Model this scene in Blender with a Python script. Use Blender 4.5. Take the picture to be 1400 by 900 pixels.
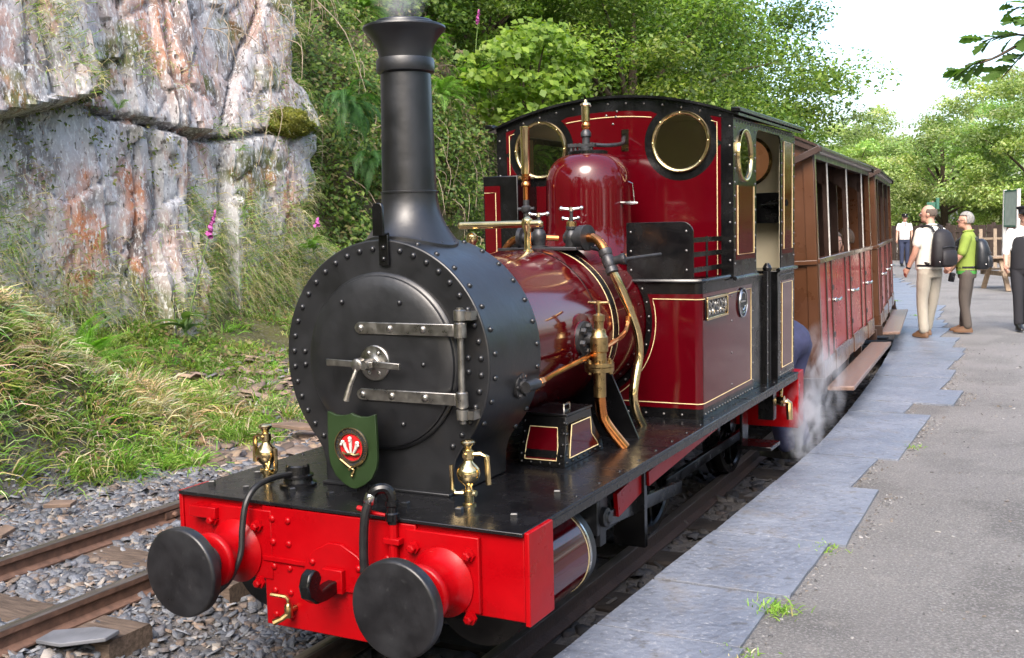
import bpy, math, random
import numpy as np
from mathutils import Vector, Matrix, Quaternion
from mathutils.geometry import tessellate_polygon

for o in list(bpy.data.objects): bpy.data.objects.remove(o)
SC = bpy.context.scene
COL = SC.collection
R = math.radians
PI = math.pi
V = Vector

# ---------------------------------------------------------------- camera
cam = bpy.data.cameras.new('camera')
camo = bpy.data.objects.new('camera', cam); COL.objects.link(camo)
cam.sensor_fit = 'HORIZONTAL'; cam.sensor_width = 36.0; cam.lens = 36.0 * 1448.0 / 1400.0
cam.clip_start = 0.05; cam.clip_end = 3000
_y, _p, _r = 0.4824, -0.0953, -0.0239
_F = V((-math.sin(_y)*math.cos(_p), math.cos(_y)*math.cos(_p), math.sin(_p)))
_R = V((math.cos(_y), math.sin(_y), 0)); _U = _R.cross(_F)
_R2 = _R*math.cos(_r) + _U*math.sin(_r); _U2 = _U*math.cos(_r) - _R*math.sin(_r)
_m = Matrix((( _R2.x, _U2.x, -_F.x, 2.363), (_R2.y, _U2.y, -_F.y, -3.093), (_R2.z, _U2.z, -_F.z, 1.709), (0,0,0,1)))
camo.matrix_world = _m
SC.camera = camo

# ---------------------------------------------------------------- sky, sun, exposure
SUN_EL, SUN_AZ = 46.0, 166.0          # azimuth clockwise from +Y (track direction)
w = bpy.data.worlds.new('World'); SC.world = w; w.use_nodes = True
nt = w.node_tree
sky = nt.nodes.new('ShaderNodeTexSky'); sky.sky_type = 'NISHITA'; sky.sun_disc = False
sky.sun_elevation = R(SUN_EL); sky.sun_rotation = R(SUN_AZ)
sky.air_density = 1.0; sky.dust_density = 4.0; sky.ozone_density = 0.6; sky.altitude = 50
nt.links.new(sky.outputs[0], nt.nodes['Background'].inputs[0])
nt.nodes['Background'].inputs[1].default_value = 0.15
sl = bpy.data.lights.new('sun', 'SUN'); sl.energy = 0.65; sl.angle = R(28); sl.color = (1.0, 0.985, 0.955)
slo = bpy.data.objects.new('sun', sl); COL.objects.link(slo)
_sd = V((math.sin(R(SUN_AZ))*math.cos(R(SUN_EL)), math.cos(R(SUN_AZ))*math.cos(R(SUN_EL)), math.sin(R(SUN_EL))))
slo.rotation_euler = _sd.to_track_quat('Z', 'Y').to_euler()
SC.view_settings.view_transform = 'Standard'; SC.view_settings.look = 'None'
SC.view_settings.gamma = 1.0; SC.view_settings.use_curve_mapping = False
SC.view_settings.exposure = 1.85
SC.render.engine = 'CYCLES'
SC.cycles.use_denoising = True
SC.cycles.max_bounces = 8; SC.cycles.transparent_max_bounces = 12
SC.cycles.diffuse_bounces = 3; SC.cycles.glossy_bounces = 4; SC.cycles.transmission_bounces = 6
SC.cycles.volume_bounces = 1
SC.cycles.sample_clamp_indirect = 6.0
SC.cycles.caustics_reflective = False; SC.cycles.caustics_refractive = False

# ---------------------------------------------------------------- materials
MATS = {}
def mat(name, col, rough=.5, metal=0., coat=0., var=.12, scale=5., bump=0., bscale=60., rvar=.08, spec=.5, stretch=None, col2=None, edge=.5, spk=None):
    """procedural surface: two-tone noise colour, noisy roughness, fine bump"""
    m = bpy.data.materials.new(name); m.use_nodes = True; n = m.node_tree.nodes; l = m.node_tree.links
    b = n['Principled BSDF']
    tc = n.new('ShaderNodeTexCoord'); mp = n.new('ShaderNodeMapping'); l.new(tc.outputs['Object'], mp.inputs[0])
    if stretch: mp.inputs['Scale'].default_value = stretch
    nz = n.new('ShaderNodeTexNoise'); nz.inputs['Scale'].default_value = scale; nz.inputs['Detail'].default_value = 8; nz.inputs['Roughness'].default_value = .6
    l.new(mp.outputs[0], nz.inputs['Vector'])
    cr = n.new('ShaderNodeValToRGB'); l.new(nz.outputs['Fac'], cr.inputs[0])
    c1 = [c*(1-var) for c in col]; c2 = col2 if col2 else [min(1, c*(1+var)) for c in col]
    cr.color_ramp.elements[0].position = edge-.18; cr.color_ramp.elements[1].position = edge+.18
    cr.color_ramp.elements[0].color = (*c1, 1); cr.color_ramp.elements[1].color = (*c2, 1)
    src = cr.outputs[0]
    for sc_, lo, hi, c, f in (spk or []):
        nk = n.new('ShaderNodeTexNoise'); nk.inputs['Scale'].default_value = sc_; nk.inputs['Detail'].default_value = 7; nk.inputs['Roughness'].default_value = .65
        l.new(mp.outputs[0], nk.inputs['Vector'])
        mk = n.new('ShaderNodeMapRange'); mk.inputs[1].default_value = lo; mk.inputs[2].default_value = hi; mk.inputs[4].default_value = f; l.new(nk.outputs['Fac'], mk.inputs[0])
        mx = n.new('ShaderNodeMix'); mx.data_type = 'RGBA'; l.new(mk.outputs[0], mx.inputs[0]); l.new(src, mx.inputs[6]); mx.inputs[7].default_value = (*c, 1); src = mx.outputs[2]
    l.new(src, b.inputs['Base Color'])
    mr = n.new('ShaderNodeMapRange'); mr.inputs[3].default_value = max(.02, rough-rvar); mr.inputs[4].default_value = min(1, rough+rvar)
    mr.inputs[1].default_value = .3; mr.inputs[2].default_value = .7
    l.new(nz.outputs['Fac'], mr.inputs[0]); l.new(mr.outputs[0], b.inputs['Roughness'])
    b.inputs['Metallic'].default_value = metal; b.inputs['Coat Weight'].default_value = coat; b.inputs['Coat Roughness'].default_value = .06
    b.inputs['Specular IOR Level'].default_value = spec
    if bump:
        n2 = n.new('ShaderNodeTexNoise'); n2.inputs['Scale'].default_value = bscale; n2.inputs['Detail'].default_value = 5
        l.new(mp.outputs[0], n2.inputs['Vector'])
        bp = n.new('ShaderNodeBump'); bp.inputs['Strength'].default_value = bump; bp.inputs['Distance'].default_value = .01
        l.new(n2.outputs['Fac'], bp.inputs['Height']); l.new(bp.outputs[0], b.inputs['Normal'])
    MATS[name] = m
    return m
def attrmat(name, rough=.9, trans=0., bump=0., bscale=40., spk=None, spec=.3, tcol=(1.25, 1.35, .55), stretch=None):
    """colour from the mesh attribute Col (each leaf or stone has its own), optional translucency"""
    m = bpy.data.materials.new(name); m.use_nodes = True; n = m.node_tree.nodes; l = m.node_tree.links
    b = n['Principled BSDF']; b.inputs['Roughness'].default_value = rough; b.inputs['Specular IOR Level'].default_value = spec
    a = n.new('ShaderNodeAttribute'); a.attribute_name = 'Col'
    src = a.outputs['Color']
    if spk:
        tc = n.new('ShaderNodeTexCoord'); vec = tc.outputs['Object']
        if stretch: mp_ = n.new('ShaderNodeMapping'); mp_.inputs['Scale'].default_value = stretch; l.new(vec, mp_.inputs[0]); vec = mp_.outputs[0]
        for sc, lo, hi, c, f in spk:
            nz = n.new('ShaderNodeTexNoise'); nz.inputs['Scale'].default_value = sc; nz.inputs['Detail'].default_value = 7; nz.inputs['Roughness'].default_value = .65
            l.new(vec, nz.inputs['Vector'])
            mr = n.new('ShaderNodeMapRange'); mr.inputs[1].default_value = lo; mr.inputs[2].default_value = hi; mr.inputs[4].default_value = f
            l.new(nz.outputs['Fac'], mr.inputs[0])
            mx = n.new('ShaderNodeMix'); mx.data_type = 'RGBA'; l.new(mr.outputs[0], mx.inputs[0]); l.new(src, mx.inputs[6]); mx.inputs[7].default_value = (*c, 1)
            src = mx.outputs[2]
    l.new(src, b.inputs['Base Color'])
    if bump:
        tc2 = n.new('ShaderNodeTexCoord'); n2 = n.new('ShaderNodeTexNoise'); n2.inputs['Scale'].default_value = bscale; n2.inputs['Detail'].default_value = 8; n2.inputs['Roughness'].default_value = .65
        l.new(tc2.outputs['Object'], n2.inputs['Vector'])
        bp = n.new('ShaderNodeBump'); bp.inputs['Strength'].default_value = bump; bp.inputs['Distance'].default_value = .03
        l.new(n2.outputs['Fac'], bp.inputs['Height']); l.new(bp.outputs[0], b.inputs['Normal'])
    if trans:
        t = n.new('ShaderNodeBsdfTranslucent')
        mm = n.new('ShaderNodeMix'); mm.data_type = 'RGBA'; mm.blend_type = 'MULTIPLY'; mm.inputs[0].default_value = 1
        l.new(src, mm.inputs[6]); mm.inputs[7].default_value = (*tcol, 1); l.new(mm.outputs[2], t.inputs[0])
        ms = n.new('ShaderNodeMixShader'); ms.inputs[0].default_value = trans
        l.new(b.outputs[0], ms.inputs[1]); l.new(t.outputs[0], ms.inputs[2]); l.new(ms.outputs[0], n['Material Output'].inputs[0])
    MATS[name] = m
    return m
mat('maroon', (.068, .0008, .0034), .10, coat=.3, var=.1, scale=3, spec=.4, rvar=.04)
mat('red', (.30, .0010, .0032), .30, coat=.0, var=.14, scale=4, bump=.08, bscale=30, spec=.22, spk=[(9, .56, .75, (.22, .002, .003), .6), (55, .66, .74, (.12, .01, .008), .6), (3, .62, .8, (.16, .006, .006), .45)])
mat('black', (.004, .004, .0045), .22, coat=.0, var=.3, scale=7, bump=.05, bscale=25, rvar=.12)
mat('plateblack', (.006, .006, .007), .26, coat=.0, var=.3, scale=9, bump=.08, bscale=18, rvar=.07, spk=[(40, .60, .72, (.05, .048, .045), .5)])
mat('smokeblack', (.0085, .009, .0105), .37, metal=0., var=.35, scale=8, bump=.08, bscale=35, rvar=.07, spec=.7, spk=[(5, .58, .75, (.016, .014, .012), .6), (60, .66, .74, (.04, .038, .035), .4)])
mat('buffer', (.010, .010, .0115), .36, var=.5, scale=9, spk=[(4, .5, .7, (.028, .029, .032), .7), (30, .60, .7, (.045, .045, .047), .5)], bump=.05, bscale=50, rvar=.1)
mat('iron', (.055, .055, .058), .42, metal=.6, var=.3, scale=20, bump=.1, bscale=70)
mat('steel', (.34, .325, .30), .34, metal=1., var=.22, scale=25, bump=.05, bscale=60, rvar=.1)
mat('brightsteel', (.55, .54, .52), .22, metal=1., var=.15, scale=25)
mat('brass', (.74, .57, .30), .16, metal=1., var=.16, scale=18, rvar=.06)
mat('dullbrass', (.42, .30, .14), .30, metal=1., var=.25, scale=25)
mat('copper', (.70, .27, .09), .16, metal=1., var=.25, scale=14, rvar=.08)
mat('cream', (.72, .58, .30), .45, var=.05)
mat('cabcream', (.76, .68, .50), .5, var=.08, scale=3)
mat('shield', (.014, .032, .008), .42, coat=.2, var=.12, scale=12)
mat('white', (.52, .50, .46), .5, var=.06, scale=30)
mat('crestred', (.50, .012, .015), .4, var=.08)
mat('rubber', (.012, .012, .013), .38, var=.3, scale=30)
mat('coachbrown', (.080, .031, .013), .30, coat=.5, var=.14, scale=3, rvar=.08)
mat('coachdark', (.030, .013, .008), .40, coat=.3, var=.2, scale=5)
mat('coachred', (.38, .006, .014), .28, coat=.25, var=.06, scale=4, rvar=.03)
mat('seatred', (.35, .008, .012), .7, var=.15, scale=20)
mat('greypaint', (.50, .47, .44), .4, coat=.3, var=.2, scale=12)
mat('footboard', (.20, .125, .095), .42, coat=.25, var=.3, scale=6, stretch=(6, 1, 6), bump=.15, bscale=20)
mat('roofwhite', (.62, .60, .56), .5, var=.12, scale=6)
mat('railtop', (.17, .145, .13), .38, metal=.7, var=.4, scale=12, stretch=(8, .6, 8))
mat('shaderail', (.045, .028, .022), .6, var=.35, scale=22, bump=.3, bscale=60)  # rail rust darkened to imitate the shade under the engine
mat('shadesleeper_joint', (.030, .025, .022), .8, var=.4, scale=7, bump=.5, bscale=25, spec=.2)  # sleeper colour darkened for shade under the engine; also dark slab joints
mat('railrust', (.115, .062, .042), .75, var=.35, scale=22, bump=.3, bscale=60)
mat('sleeper', (.115, .085, .066), .9, var=.45, scale=7, stretch=(1, 9, 9), bump=.6, bscale=25, spec=.2)
mat('wood', (.27, .20, .14), .8, var=.3, scale=5, stretch=(4, 4, 1), bump=.3, bscale=30, spec=.25)
mat('palewood', (.22, .17, .12), .75, var=.2, scale=5, stretch=(4, 4, 1), bump=.2, bscale=30, spec=.25)
mat('fence', (.060, .045, .038), .9, var=.3, scale=4, stretch=(6, 6, .8), bump=.4, bscale=25, spec=.2)
mat('slab', (.145, .165, .21), .50, var=.18, scale=2.2, bump=1., bscale=26, rvar=.14, spec=.45, col2=(.205, .225, .27), spk=[(24, .52, .64, (.105, .115, .14), .75), (50, .58, .64, (.36, .37, .39), .55), (6, .54, .70, (.20, .185, .175), .55), (12, .60, .68, (.085, .085, .085), .6)])
mat('bark', (.085, .065, .048), .95, var=.35, scale=9, stretch=(3, 3, .6), bump=.8, bscale=18, spec=.1)
mat('twig', (.30, .24, .18), .9, var=.3, scale=8, spec=.1)
mat('moss', (.085, .10, .014), .95, var=.45, scale=11, bump=1., bscale=70, spec=.05, col2=(.17, .17, .03))
mat('skin', (.52, .29, .21), .5, var=.1, scale=14)
mat('shirtwhite', (.78, .78, .76), .8, var=.03, scale=8, bump=.9, bscale=12)
mat('shirtpale', (.72, .70, .62), .8, var=.06, scale=30, bump=.9, bscale=12)
mat('topgreen', (.22, .30, .05), .85, var=.08, scale=8, bump=.2, bscale=9)
mat('toplime', (.06, .30, .05), .85, var=.05, scale=8)
mat('khaki', (.35, .32, .265), .85, var=.08, scale=6, bump=.9, bscale=12)
mat('taupe', (.085, .070, .060), .85, var=.1, scale=6, bump=.9, bscale=12)
mat('navy', (.022, .030, .065), .85, var=.15, scale=6, bump=.9, bscale=12)
mat('blackcloth', (.012, .012, .016), .85, var=.2, scale=6, bump=.3, bscale=8)
mat('overall', (.040, .045, .105), .85, var=.3, scale=9, bump=1., bscale=11)
mat('bagfabric', (.011, .0095, .012), .65, var=.2, scale=20, bump=.2, bscale=14)
mat('bagleather', (.016, .018, .022), .38, var=.2, scale=20, bump=.2, bscale=10)
mat('shoe', (.16, .085, .045), .55, var=.2)
mat('shoeblack', (.012, .012, .012), .3, var=.2)
mat('hairgrey', (.24, .23, .215), .8, var=.3, scale=40, bump=.6, bscale=60)
mat('hairdark', (.10, .075, .06), .8, var=.3, scale=40, bump=.6, bscale=60)
mat('hairbrown', (.10, .06, .035), .7, var=.3, scale=40, bump=.6, bscale=60)
mat('tie', (.45, .02, .03), .7, var=.1)
mat('signgreen', (.03, .12, .08), .5, var=.1)
mat('noticepale', (.50, .60, .52), .4, var=.25, scale=5, col2=(.30, .36, .32))
mat('foxpink', (.42, .09, .30), .7, var=.2, scale=50)
mat('stem', (.10, .16, .04), .8, var=.2)
attrmat('leaf', .5, trans=.48, spec=.4)
attrmat('farleaf', .6, trans=.5, spec=.3)
attrmat('blade', .7, trans=.30, spec=.25, tcol=(1.15, 1.2, .6))
attrmat('stone', .78, bump=.35, bscale=45, spec=.35, spk=[(22, .5, .72, (.055, .055, .062), .5), (9, .52, .7, (.17, .11, .075), .35)])
attrmat('rock', .88, bump=.6, bscale=18, spec=.25, stretch=(1, 1, .42), spk=[(5., .48, .62, (.46, .46, .475), .55), (3.4, .56, .66, (.43, .17, .07), .55), (26., .53, .60, (.60, .60, .60), .8), (52., .57, .63, (.68, .68, .67), .7), (19., .585, .64, (.06, .05, .04), .85), (9., .62, .70, (.10, .095, .045), .6), (44., .61, .67, (.38, .15, .07), .5)])
def glassmat(name, tint, fac=.08):
    m = bpy.data.materials.new(name); m.use_nodes = True; n = m.node_tree.nodes; l = m.node_tree.links
    n.remove(n['Principled BSDF'])
    t = n.new('ShaderNodeBsdfTransparent'); t.inputs[0].default_value = (*tint, 1)
    g = n.new('ShaderNodeBsdfGlossy'); g.inputs['Roughness'].default_value = .02
    fr = n.new('ShaderNodeFresnel'); fr.inputs[0].default_value = 1.55
    nz = n.new('ShaderNodeTexNoise'); nz.inputs['Scale'].default_value = 6; bp = n.new('ShaderNodeBump'); bp.inputs['Strength'].default_value = .03
    l.new(nz.outputs['Fac'], bp.inputs['Height']); l.new(bp.outputs[0], g.inputs['Normal'])
    ms = n.new('ShaderNodeMixShader'); l.new(fr.outputs[0], ms.inputs[0]); l.new(t.outputs[0], ms.inputs[1]); l.new(g.outputs[0], ms.inputs[2])
    l.new(ms.outputs[0], n['Material Output'].inputs[0]); MATS[name] = m
glassmat('glass', (.88, .85, .72))

# ---------------------------------------------------------------- object helpers
def wm(o):
    if o is None: return Matrix()
    if o.parent is None: return o.matrix_basis.copy()
    return wm(o.parent) @ o.matrix_parent_inverse @ o.matrix_basis
def link(o, parent=None, local=False):
    COL.objects.link(o)
    if parent is not None:
        o.parent = parent
        if not local: o.matrix_parent_inverse = wm(parent).inverted()
    return o
def tag(o, label=None, cat=None, group=None, kind=None):
    if label: o['label'] = label
    if cat: o['category'] = cat
    if group: o['group'] = group
    if kind: o['kind'] = kind
    return o
def thing(name, label, cat, loc=(0,0,0), rz=0., group=None):
    o = bpy.data.objects.new(name, None); COL.objects.link(o); o.empty_display_size = .1
    o.location = loc; o.rotation_euler = (0,0,rz)
    return tag(o, label, cat, group)
def frame(d):
    d = V(d).normalized(); a = V((0,0,1)) if abs(d.z) < .9 else V((1,0,0))
    u = d.cross(a).normalized(); return u, d.cross(u).normalized()
class MB:
    def __init__(s): s.v = []; s.f = []
    def add(s, vs, fs):
        b = len(s.v); s.v += [tuple(p) for p in vs]; s.f += [tuple(b+i for i in f) for f in fs]; return s
    def box(s, x0, x1, y0, y1, z0, z1):
        return s.add([(x0,y0,z0),(x1,y0,z0),(x1,y1,z0),(x0,y1,z0),(x0,y0,z1),(x1,y0,z1),(x1,y1,z1),(x0,y1,z1)],
                     [(3,2,1,0),(4,5,6,7),(0,1,5,4),(1,2,6,5),(2,3,7,6),(3,0,4,7)])
    def bar(s, p0, p1, wu, wv, up=(0,0,1)):
        p0, p1 = V(p0), V(p1); d = (p1-p0).normalized(); u = d.cross(V(up)).normalized(); v = u.cross(d).normalized()
        a, b = u*wu/2, v*wv/2
        return s.add([p0-a-b,p0+a-b,p0+a+b,p0-a+b,p1-a-b,p1+a-b,p1+a+b,p1-a+b],[(0,1,2,3),(7,6,5,4),(4,5,1,0),(5,6,2,1),(6,7,3,2),(7,4,0,3)])
    def lathe(s, o, d, prof, n=24, caps=True):
        """prof: (radius, distance along d)"""
        o = V(o); d = V(d).normalized(); u, v = frame(d); vs = []; fs = []
        for r, t in prof:
            for i in range(n):
                a = 2*PI*i/n; vs.append(o + d*t + (u*math.cos(a)+v*math.sin(a))*r)
        for k in range(len(prof)-1):
            for i in range(n):
                j = (i+1) % n; fs.append((k*n+i, k*n+j, (k+1)*n+j, (k+1)*n+i))
        if caps:
            if prof[0][0] > 1e-5: fs.append(tuple(reversed(range(n))))
            if prof[-1][0] > 1e-5: fs.append(tuple((len(prof)-1)*n+i for i in range(n)))
        return s.add(vs, fs)
    def cyl(s, p0, p1, r0, r1=None, n=16):
        p0, p1 = V(p0), V(p1); return s.lathe(p0, p1-p0, [(r0, 0), (r0 if r1 is None else r1, (p1-p0).length)], n)
    def tube(s, pts, r, n=8, smooth=0):
        P = [V(p) for p in pts]
        if smooth:
            Q = []; m = len(P); rr = r if isinstance(r, (list, tuple)) else None; rq = []
            for i in range(m-1):
                a, b, c, d = P[max(0,i-1)], P[i], P[i+1], P[min(m-1,i+2)]
                for k in range(smooth):
                    t = k/smooth
                    Q.append(.5*((2*b)+(c-a)*t+(2*a-5*b+4*c-d)*t*t+(3*b-a-3*c+d)*t**3))
                    if rr: rq.append(rr[i]*(1-t)+rr[i+1]*t)
            Q.append(P[-1]); P = Q
            if rr: rq.append(rr[-1]); r = rq
        m = len(P); rs = r if isinstance(r, (list, tuple)) else [r]*m
        vs = []; fs = []; u = None
        for i in range(m):
            d = (P[min(m-1,i+1)]-P[max(0,i-1)]); d = d.normalized() if d.length > 1e-9 else V((0,0,1))
            if u is None: u, v = frame(d)
            else:
                u = (u - d*u.dot(d)); u = u.normalized() if u.length > 1e-6 else frame(d)[0]; v = d.cross(u)
            for k in range(n):
                a = 2*PI*k/n; vs.append(P[i]+(u*math.cos(a)+v*math.sin(a))*rs[i])
        for i in range(m-1):
            for k in range(n):
                j = (k+1) % n; fs.append((i*n+k, i*n+j, (i+1)*n+j, (i+1)*n+k))
        fs += [tuple(reversed(range(n))), tuple((m-1)*n+k for k in range(n))]
        return s.add(vs, fs)
    def prism(s, pts, d):
        """closed 3D outline pts extruded by d"""
        n = len(pts); d = V(d); P = [V(p) for p in pts]
        vs = P + [p+d for p in P]
        fs = [tuple(reversed(range(n))), tuple(range(n, 2*n))] + [(i, (i+1) % n, n+(i+1) % n, n+i) for i in range(n)]
        return s.add(vs, fs)
    def plate(s, outer, holes, fn, t):
        """flat plate with holes: 2D loops, fn(a,b,depth)->3D"""
        loops = [outer]+list(holes); flat = [p for lp in loops for p in lp]
        tris = tessellate_polygon([[V((p[0],p[1],0)) for p in lp] for lp in loops])
        n = len(flat); vs = [fn(a,b,0) for a,b in flat]+[fn(a,b,t) for a,b in flat]
        fs = [tuple(q) for q in tris]+[tuple(n+i for i in reversed(q)) for q in tris]; k = 0
        for lp in loops:
            m = len(lp)
            for i in range(m): fs.append((k+i, k+(i+1) % m, n+k+(i+1) % m, n+k+i))
            k += m
        return s.add(vs, fs)
    def ball(s, c, r, n=12, m=8, q=None):
        c = V(c); r = V(r) if not isinstance(r, (int, float)) else V((r,r,r)); vs = []; fs = []
        for i in range(m+1):
            th = PI*i/m
            for k in range(n):
                a = 2*PI*k/n; p = V((r.x*math.sin(th)*math.cos(a), r.y*math.sin(th)*math.sin(a), r.z*math.cos(th)))
                vs.append(c + (q @ p if q else p))
        for i in range(m):
            for k in range(n):
                j = (k+1) % n; fs.append((i*n+k, (i+1)*n+k, (i+1)*n+j, i*n+j))
        return s.add(vs, fs)
    def loft(s, rings, n=20):
        """rings: (center, rx, ry[, yaw]) horizontal ellipses"""
        vs = []; fs = []
        for rg in rings:
            c = V(rg[0]); ya = rg[3] if len(rg) > 3 else 0
            for k in range(n):
                a = 2*PI*k/n; x, y = rg[1]*math.cos(a), rg[2]*math.sin(a)
                vs.append(c+V((x*math.cos(ya)-y*math.sin(ya), x*math.sin(ya)+y*math.cos(ya), 0)))
        for i in range(len(rings)-1):
            for k in range(n):
                j = (k+1) % n; fs.append((i*n+k, i*n+j, (i+1)*n+j, (i+1)*n+k))
        fs += [tuple(reversed(range(n))), tuple((len(rings)-1)*n+k for k in range(n))]
        return s.add(vs, fs)
    def mesh(s, name, m, smooth=35):
        me = bpy.data.meshes.new(name); me.from_pydata(s.v, [], s.f)
        import bmesh
        bm = bmesh.new(); bm.from_mesh(me); bmesh.ops.recalc_face_normals(bm, faces=bm.faces); bm.to_mesh(me); bm.free()
        if smooth:
            me.shade_smooth(); me.set_sharp_from_angle(angle=R(smooth))
        me.materials.append(MATS[m]); return me
    def build(s, name, m, parent=None, bevel=0., seg=2, smooth=35, local=False):
        o = bpy.data.objects.new(name, s.mesh(name, m, smooth)); link(o, parent, local)
        if bevel:
            b = o.modifiers.new('bevel', 'BEVEL'); b.width = bevel; b.segments = seg; b.limit_method = 'ANGLE'; b.angle_limit = R(40); b.harden_normals = False
        return o
def circ(cx, cz, r, n=40, a0=0., a1=2*PI, rz=None):
    k = n if abs(a1-a0-2*PI) < 1e-6 else n-1
    return [(cx+r*math.cos(a0+(a1-a0)*i/k), cz+(rz or r)*math.sin(a0+(a1-a0)*i/k)) for i in range(n)]
FY = lambda y0, s=1: (lambda a, b, d: (a, y0+s*d, b))      # plate facing along y : a=x, b=z
FX = lambda x0, s=1: (lambda a, b, d: (x0+s*d, a, b))      # plate facing along x : a=y, b=z
def npmesh(name, verts, faces, m, parent=None, col=None, smooth=False, local=False):
    """fast mesh from numpy arrays; faces (n,k); col per vertex (n,3)"""
    me = bpy.data.meshes.new(name); nv = len(verts); faces = np.asarray(faces); nf, k = faces.shape
    me.vertices.add(nv); me.vertices.foreach_set('co', np.asarray(verts, np.float32).ravel())
    me.loops.add(nf*k); me.loops.foreach_set('vertex_index', faces.astype(np.int32).ravel())
    me.polygons.add(nf); me.polygons.foreach_set('loop_start', np.arange(0, nf*k, k, dtype=np.int32))
    me.polygons.foreach_set('loop_total', np.full(nf, k, np.int32))
    if smooth: me.polygons.foreach_set('use_smooth', np.ones(nf, bool))
    me.update(calc_edges=True)
    if col is not None:
        at = me.color_attributes.new('Col', 'FLOAT_COLOR', 'POINT')
        c4 = np.ones((nv, 4), np.float32); c4[:, :3] = col; at.data.foreach_set('color', c4.ravel())
    me.materials.append(MATS[m])
    o = bpy.data.objects.new(name, me); link(o, parent, local); return o
_riv = {}
def rivets(spots, r, m, parent, single=False, name='rivet', h=.7):
    """spots: (point, normal). single=True makes each its own object"""
    if single:
        key = (r, m, h)
        if key not in _riv: _riv[key] = MB().lathe((0,0,0), (0,0,1), [(r, -.002), (r, .15*r), (r*.8, h*.7*r), (r*.4, h*.95*r), (0.0001, h*r)], 10, False).mesh(name, m, 60)
        for p, nrm in spots:
            o = bpy.data.objects.new(name, _riv[key]); o.matrix_basis = Matrix.Translation(V(p)) @ V(nrm).to_track_quat('Z', 'Y').to_matrix().to_4x4(); link(o, parent)
        return
    b = MB()
    for p, nrm in spots: b.lathe(p, nrm, [(r, -.002), (r, .15*r), (r*.75, h*.75*r), (0.0001, h*r)], 7, False)
    o = b.build(name+'s', m, parent, smooth=60); o['kind'] = 'stuff'; return o
def text(s, name, size, ext, m, parent, mw, align='CENTER'):
    c = bpy.data.curves.new(name, 'FONT'); c.body = s; c.size = size; c.extrude = ext; c.align_x = align; c.align_y = 'CENTER'; c.resolution_u = 3
    t = bpy.data.objects.new('text_source', c); me = bpy.data.meshes.new_from_object(t); bpy.data.objects.remove(t); bpy.data.curves.remove(c)
    me.materials.clear(); me.materials.append(MATS[m]); me.name = name
    o = bpy.data.objects.new(name, me); o.matrix_basis = mw; link(o, parent); return o

# ---------------------------------------------------------------- numpy noise
_rs = np.random.RandomState(7)
_lat = _rs.rand(256, 256)
def vnoise(x, y, seed=0):
    x = np.asarray(x, float)+seed*17.31; y = np.asarray(y, float)+seed*9.77
    xi = np.floor(x).astype(int); yi = np.floor(y).astype(int); fx = x-xi; fy = y-yi
    fx = fx*fx*(3-2*fx); fy = fy*fy*(3-2*fy)
    g = lambda a, b: _lat[a % 256, b % 256]
    return (g(xi,yi)*(1-fx)+g(xi+1,yi)*fx)*(1-fy)+(g(xi,yi+1)*(1-fx)+g(xi+1,yi+1)*fx)*fy
def fbm(x, y, oct=4, seed=0, gain=.5):
    s = 0; a = 1; t = 0
    for i in range(oct): s = s+a*vnoise(x*2**i, y*2**i, seed+i*3); t += a; a *= gain
    return s/t
def sstep(a, b, x): t = np.clip((x-a)/(b-a), 0, 1); return t*t*(3-2*t)
def cells(y, z, seeds, sy=1., sz=1.):
    d = np.full(y.shape, 1e9); k = np.zeros(y.shape, int); d2 = np.full(y.shape, 1e9)
    for i, (a, b) in enumerate(seeds):
        q = ((y-a)*sy)**2+((z-b)*sz)**2; c = q < d
        d2 = np.where(c, d, np.minimum(d2, q)); k = np.where(c, i, k); d = np.where(c, q, d)
    return k, np.sqrt(d), np.sqrt(d2)
def tx(y): y = np.asarray(y, float); return -.0052*np.clip(y-2, 0, None)**2*np.where(y < 40, 1, 1)     # track centre line bends left
def txf(y): return float(tx(y))

# ================================================================ SETTING
attrmat('earth', .95, bump=.8, bscale=30, spec=.15, spk=[(35., .5, .62, (.16, .145, .135), .55), (14, .52, .66, (.06, .05, .035), .5)])
attrmat('tarmac', .86, bump=.7, bscale=70, spec=.3, spk=[(75., .50, .60, (.36, .35, .34), .5), (95., .54, .62, (.085, .085, .09), .65), (1.3, .45, .65, (.215, .205, .20), .35), (6, .55, .7, (.34, .32, .29), .25)])
SID = -1.825; SIDZ = .15; SIDG = .415; G = .35
def gz(x, y):
    x = np.asarray(x, float); y = np.asarray(y, float); l = x-tx(y)
    z = -.125+.17*sstep(-.85, -1.35, l)
    z = z+.30*sstep(-3.1, -4.6, l)+.45*sstep(-4.4, -6.0, l)*sstep(3., 4.6, y)
    z = z+1.45*sstep(-3.25, -4.55, x)*sstep(3.75, .9, y)
    n = fbm(x*1.3, y*1.3, 4, 3)-.5
    z = z+n*(.05+.35*sstep(-3.3, -4.6, l))
    return np.where(l < .9, z, -.15)
def grid_mesh(xs, ys, fz, fcol, name, m, smooth=True):
    X, Y = np.meshgrid(xs, ys); Z = fz(X, Y); nx, ny = len(xs), len(ys)
    vs = np.stack([X.ravel(), Y.ravel(), Z.ravel()], 1); i = np.arange(nx*ny).reshape(ny, nx)
    fs = np.stack([i[:-1,:-1].ravel(), i[:-1,1:].ravel(), i[1:,1:].ravel(), i[1:,:-1].ravel()], 1)
    return npmesh(name, vs, fs, m, None, fcol(X.ravel(), Y.ravel(), Z.ravel()), smooth)
def ease(a, b, n, p=3.): t = np.linspace(0, 1, n); return a+(b-a)*t**p
xs = np.concatenate([-ease(7.5, 400, 26)[::-1], np.arange(-7.4, 1.6, .085), ease(1.7, 400, 22)])
ys = np.concatenate([-ease(3.5, 300, 16)[::-1], np.arange(-3.4, 9., .085), ease(9.1, 900, 60, 3)])
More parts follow.
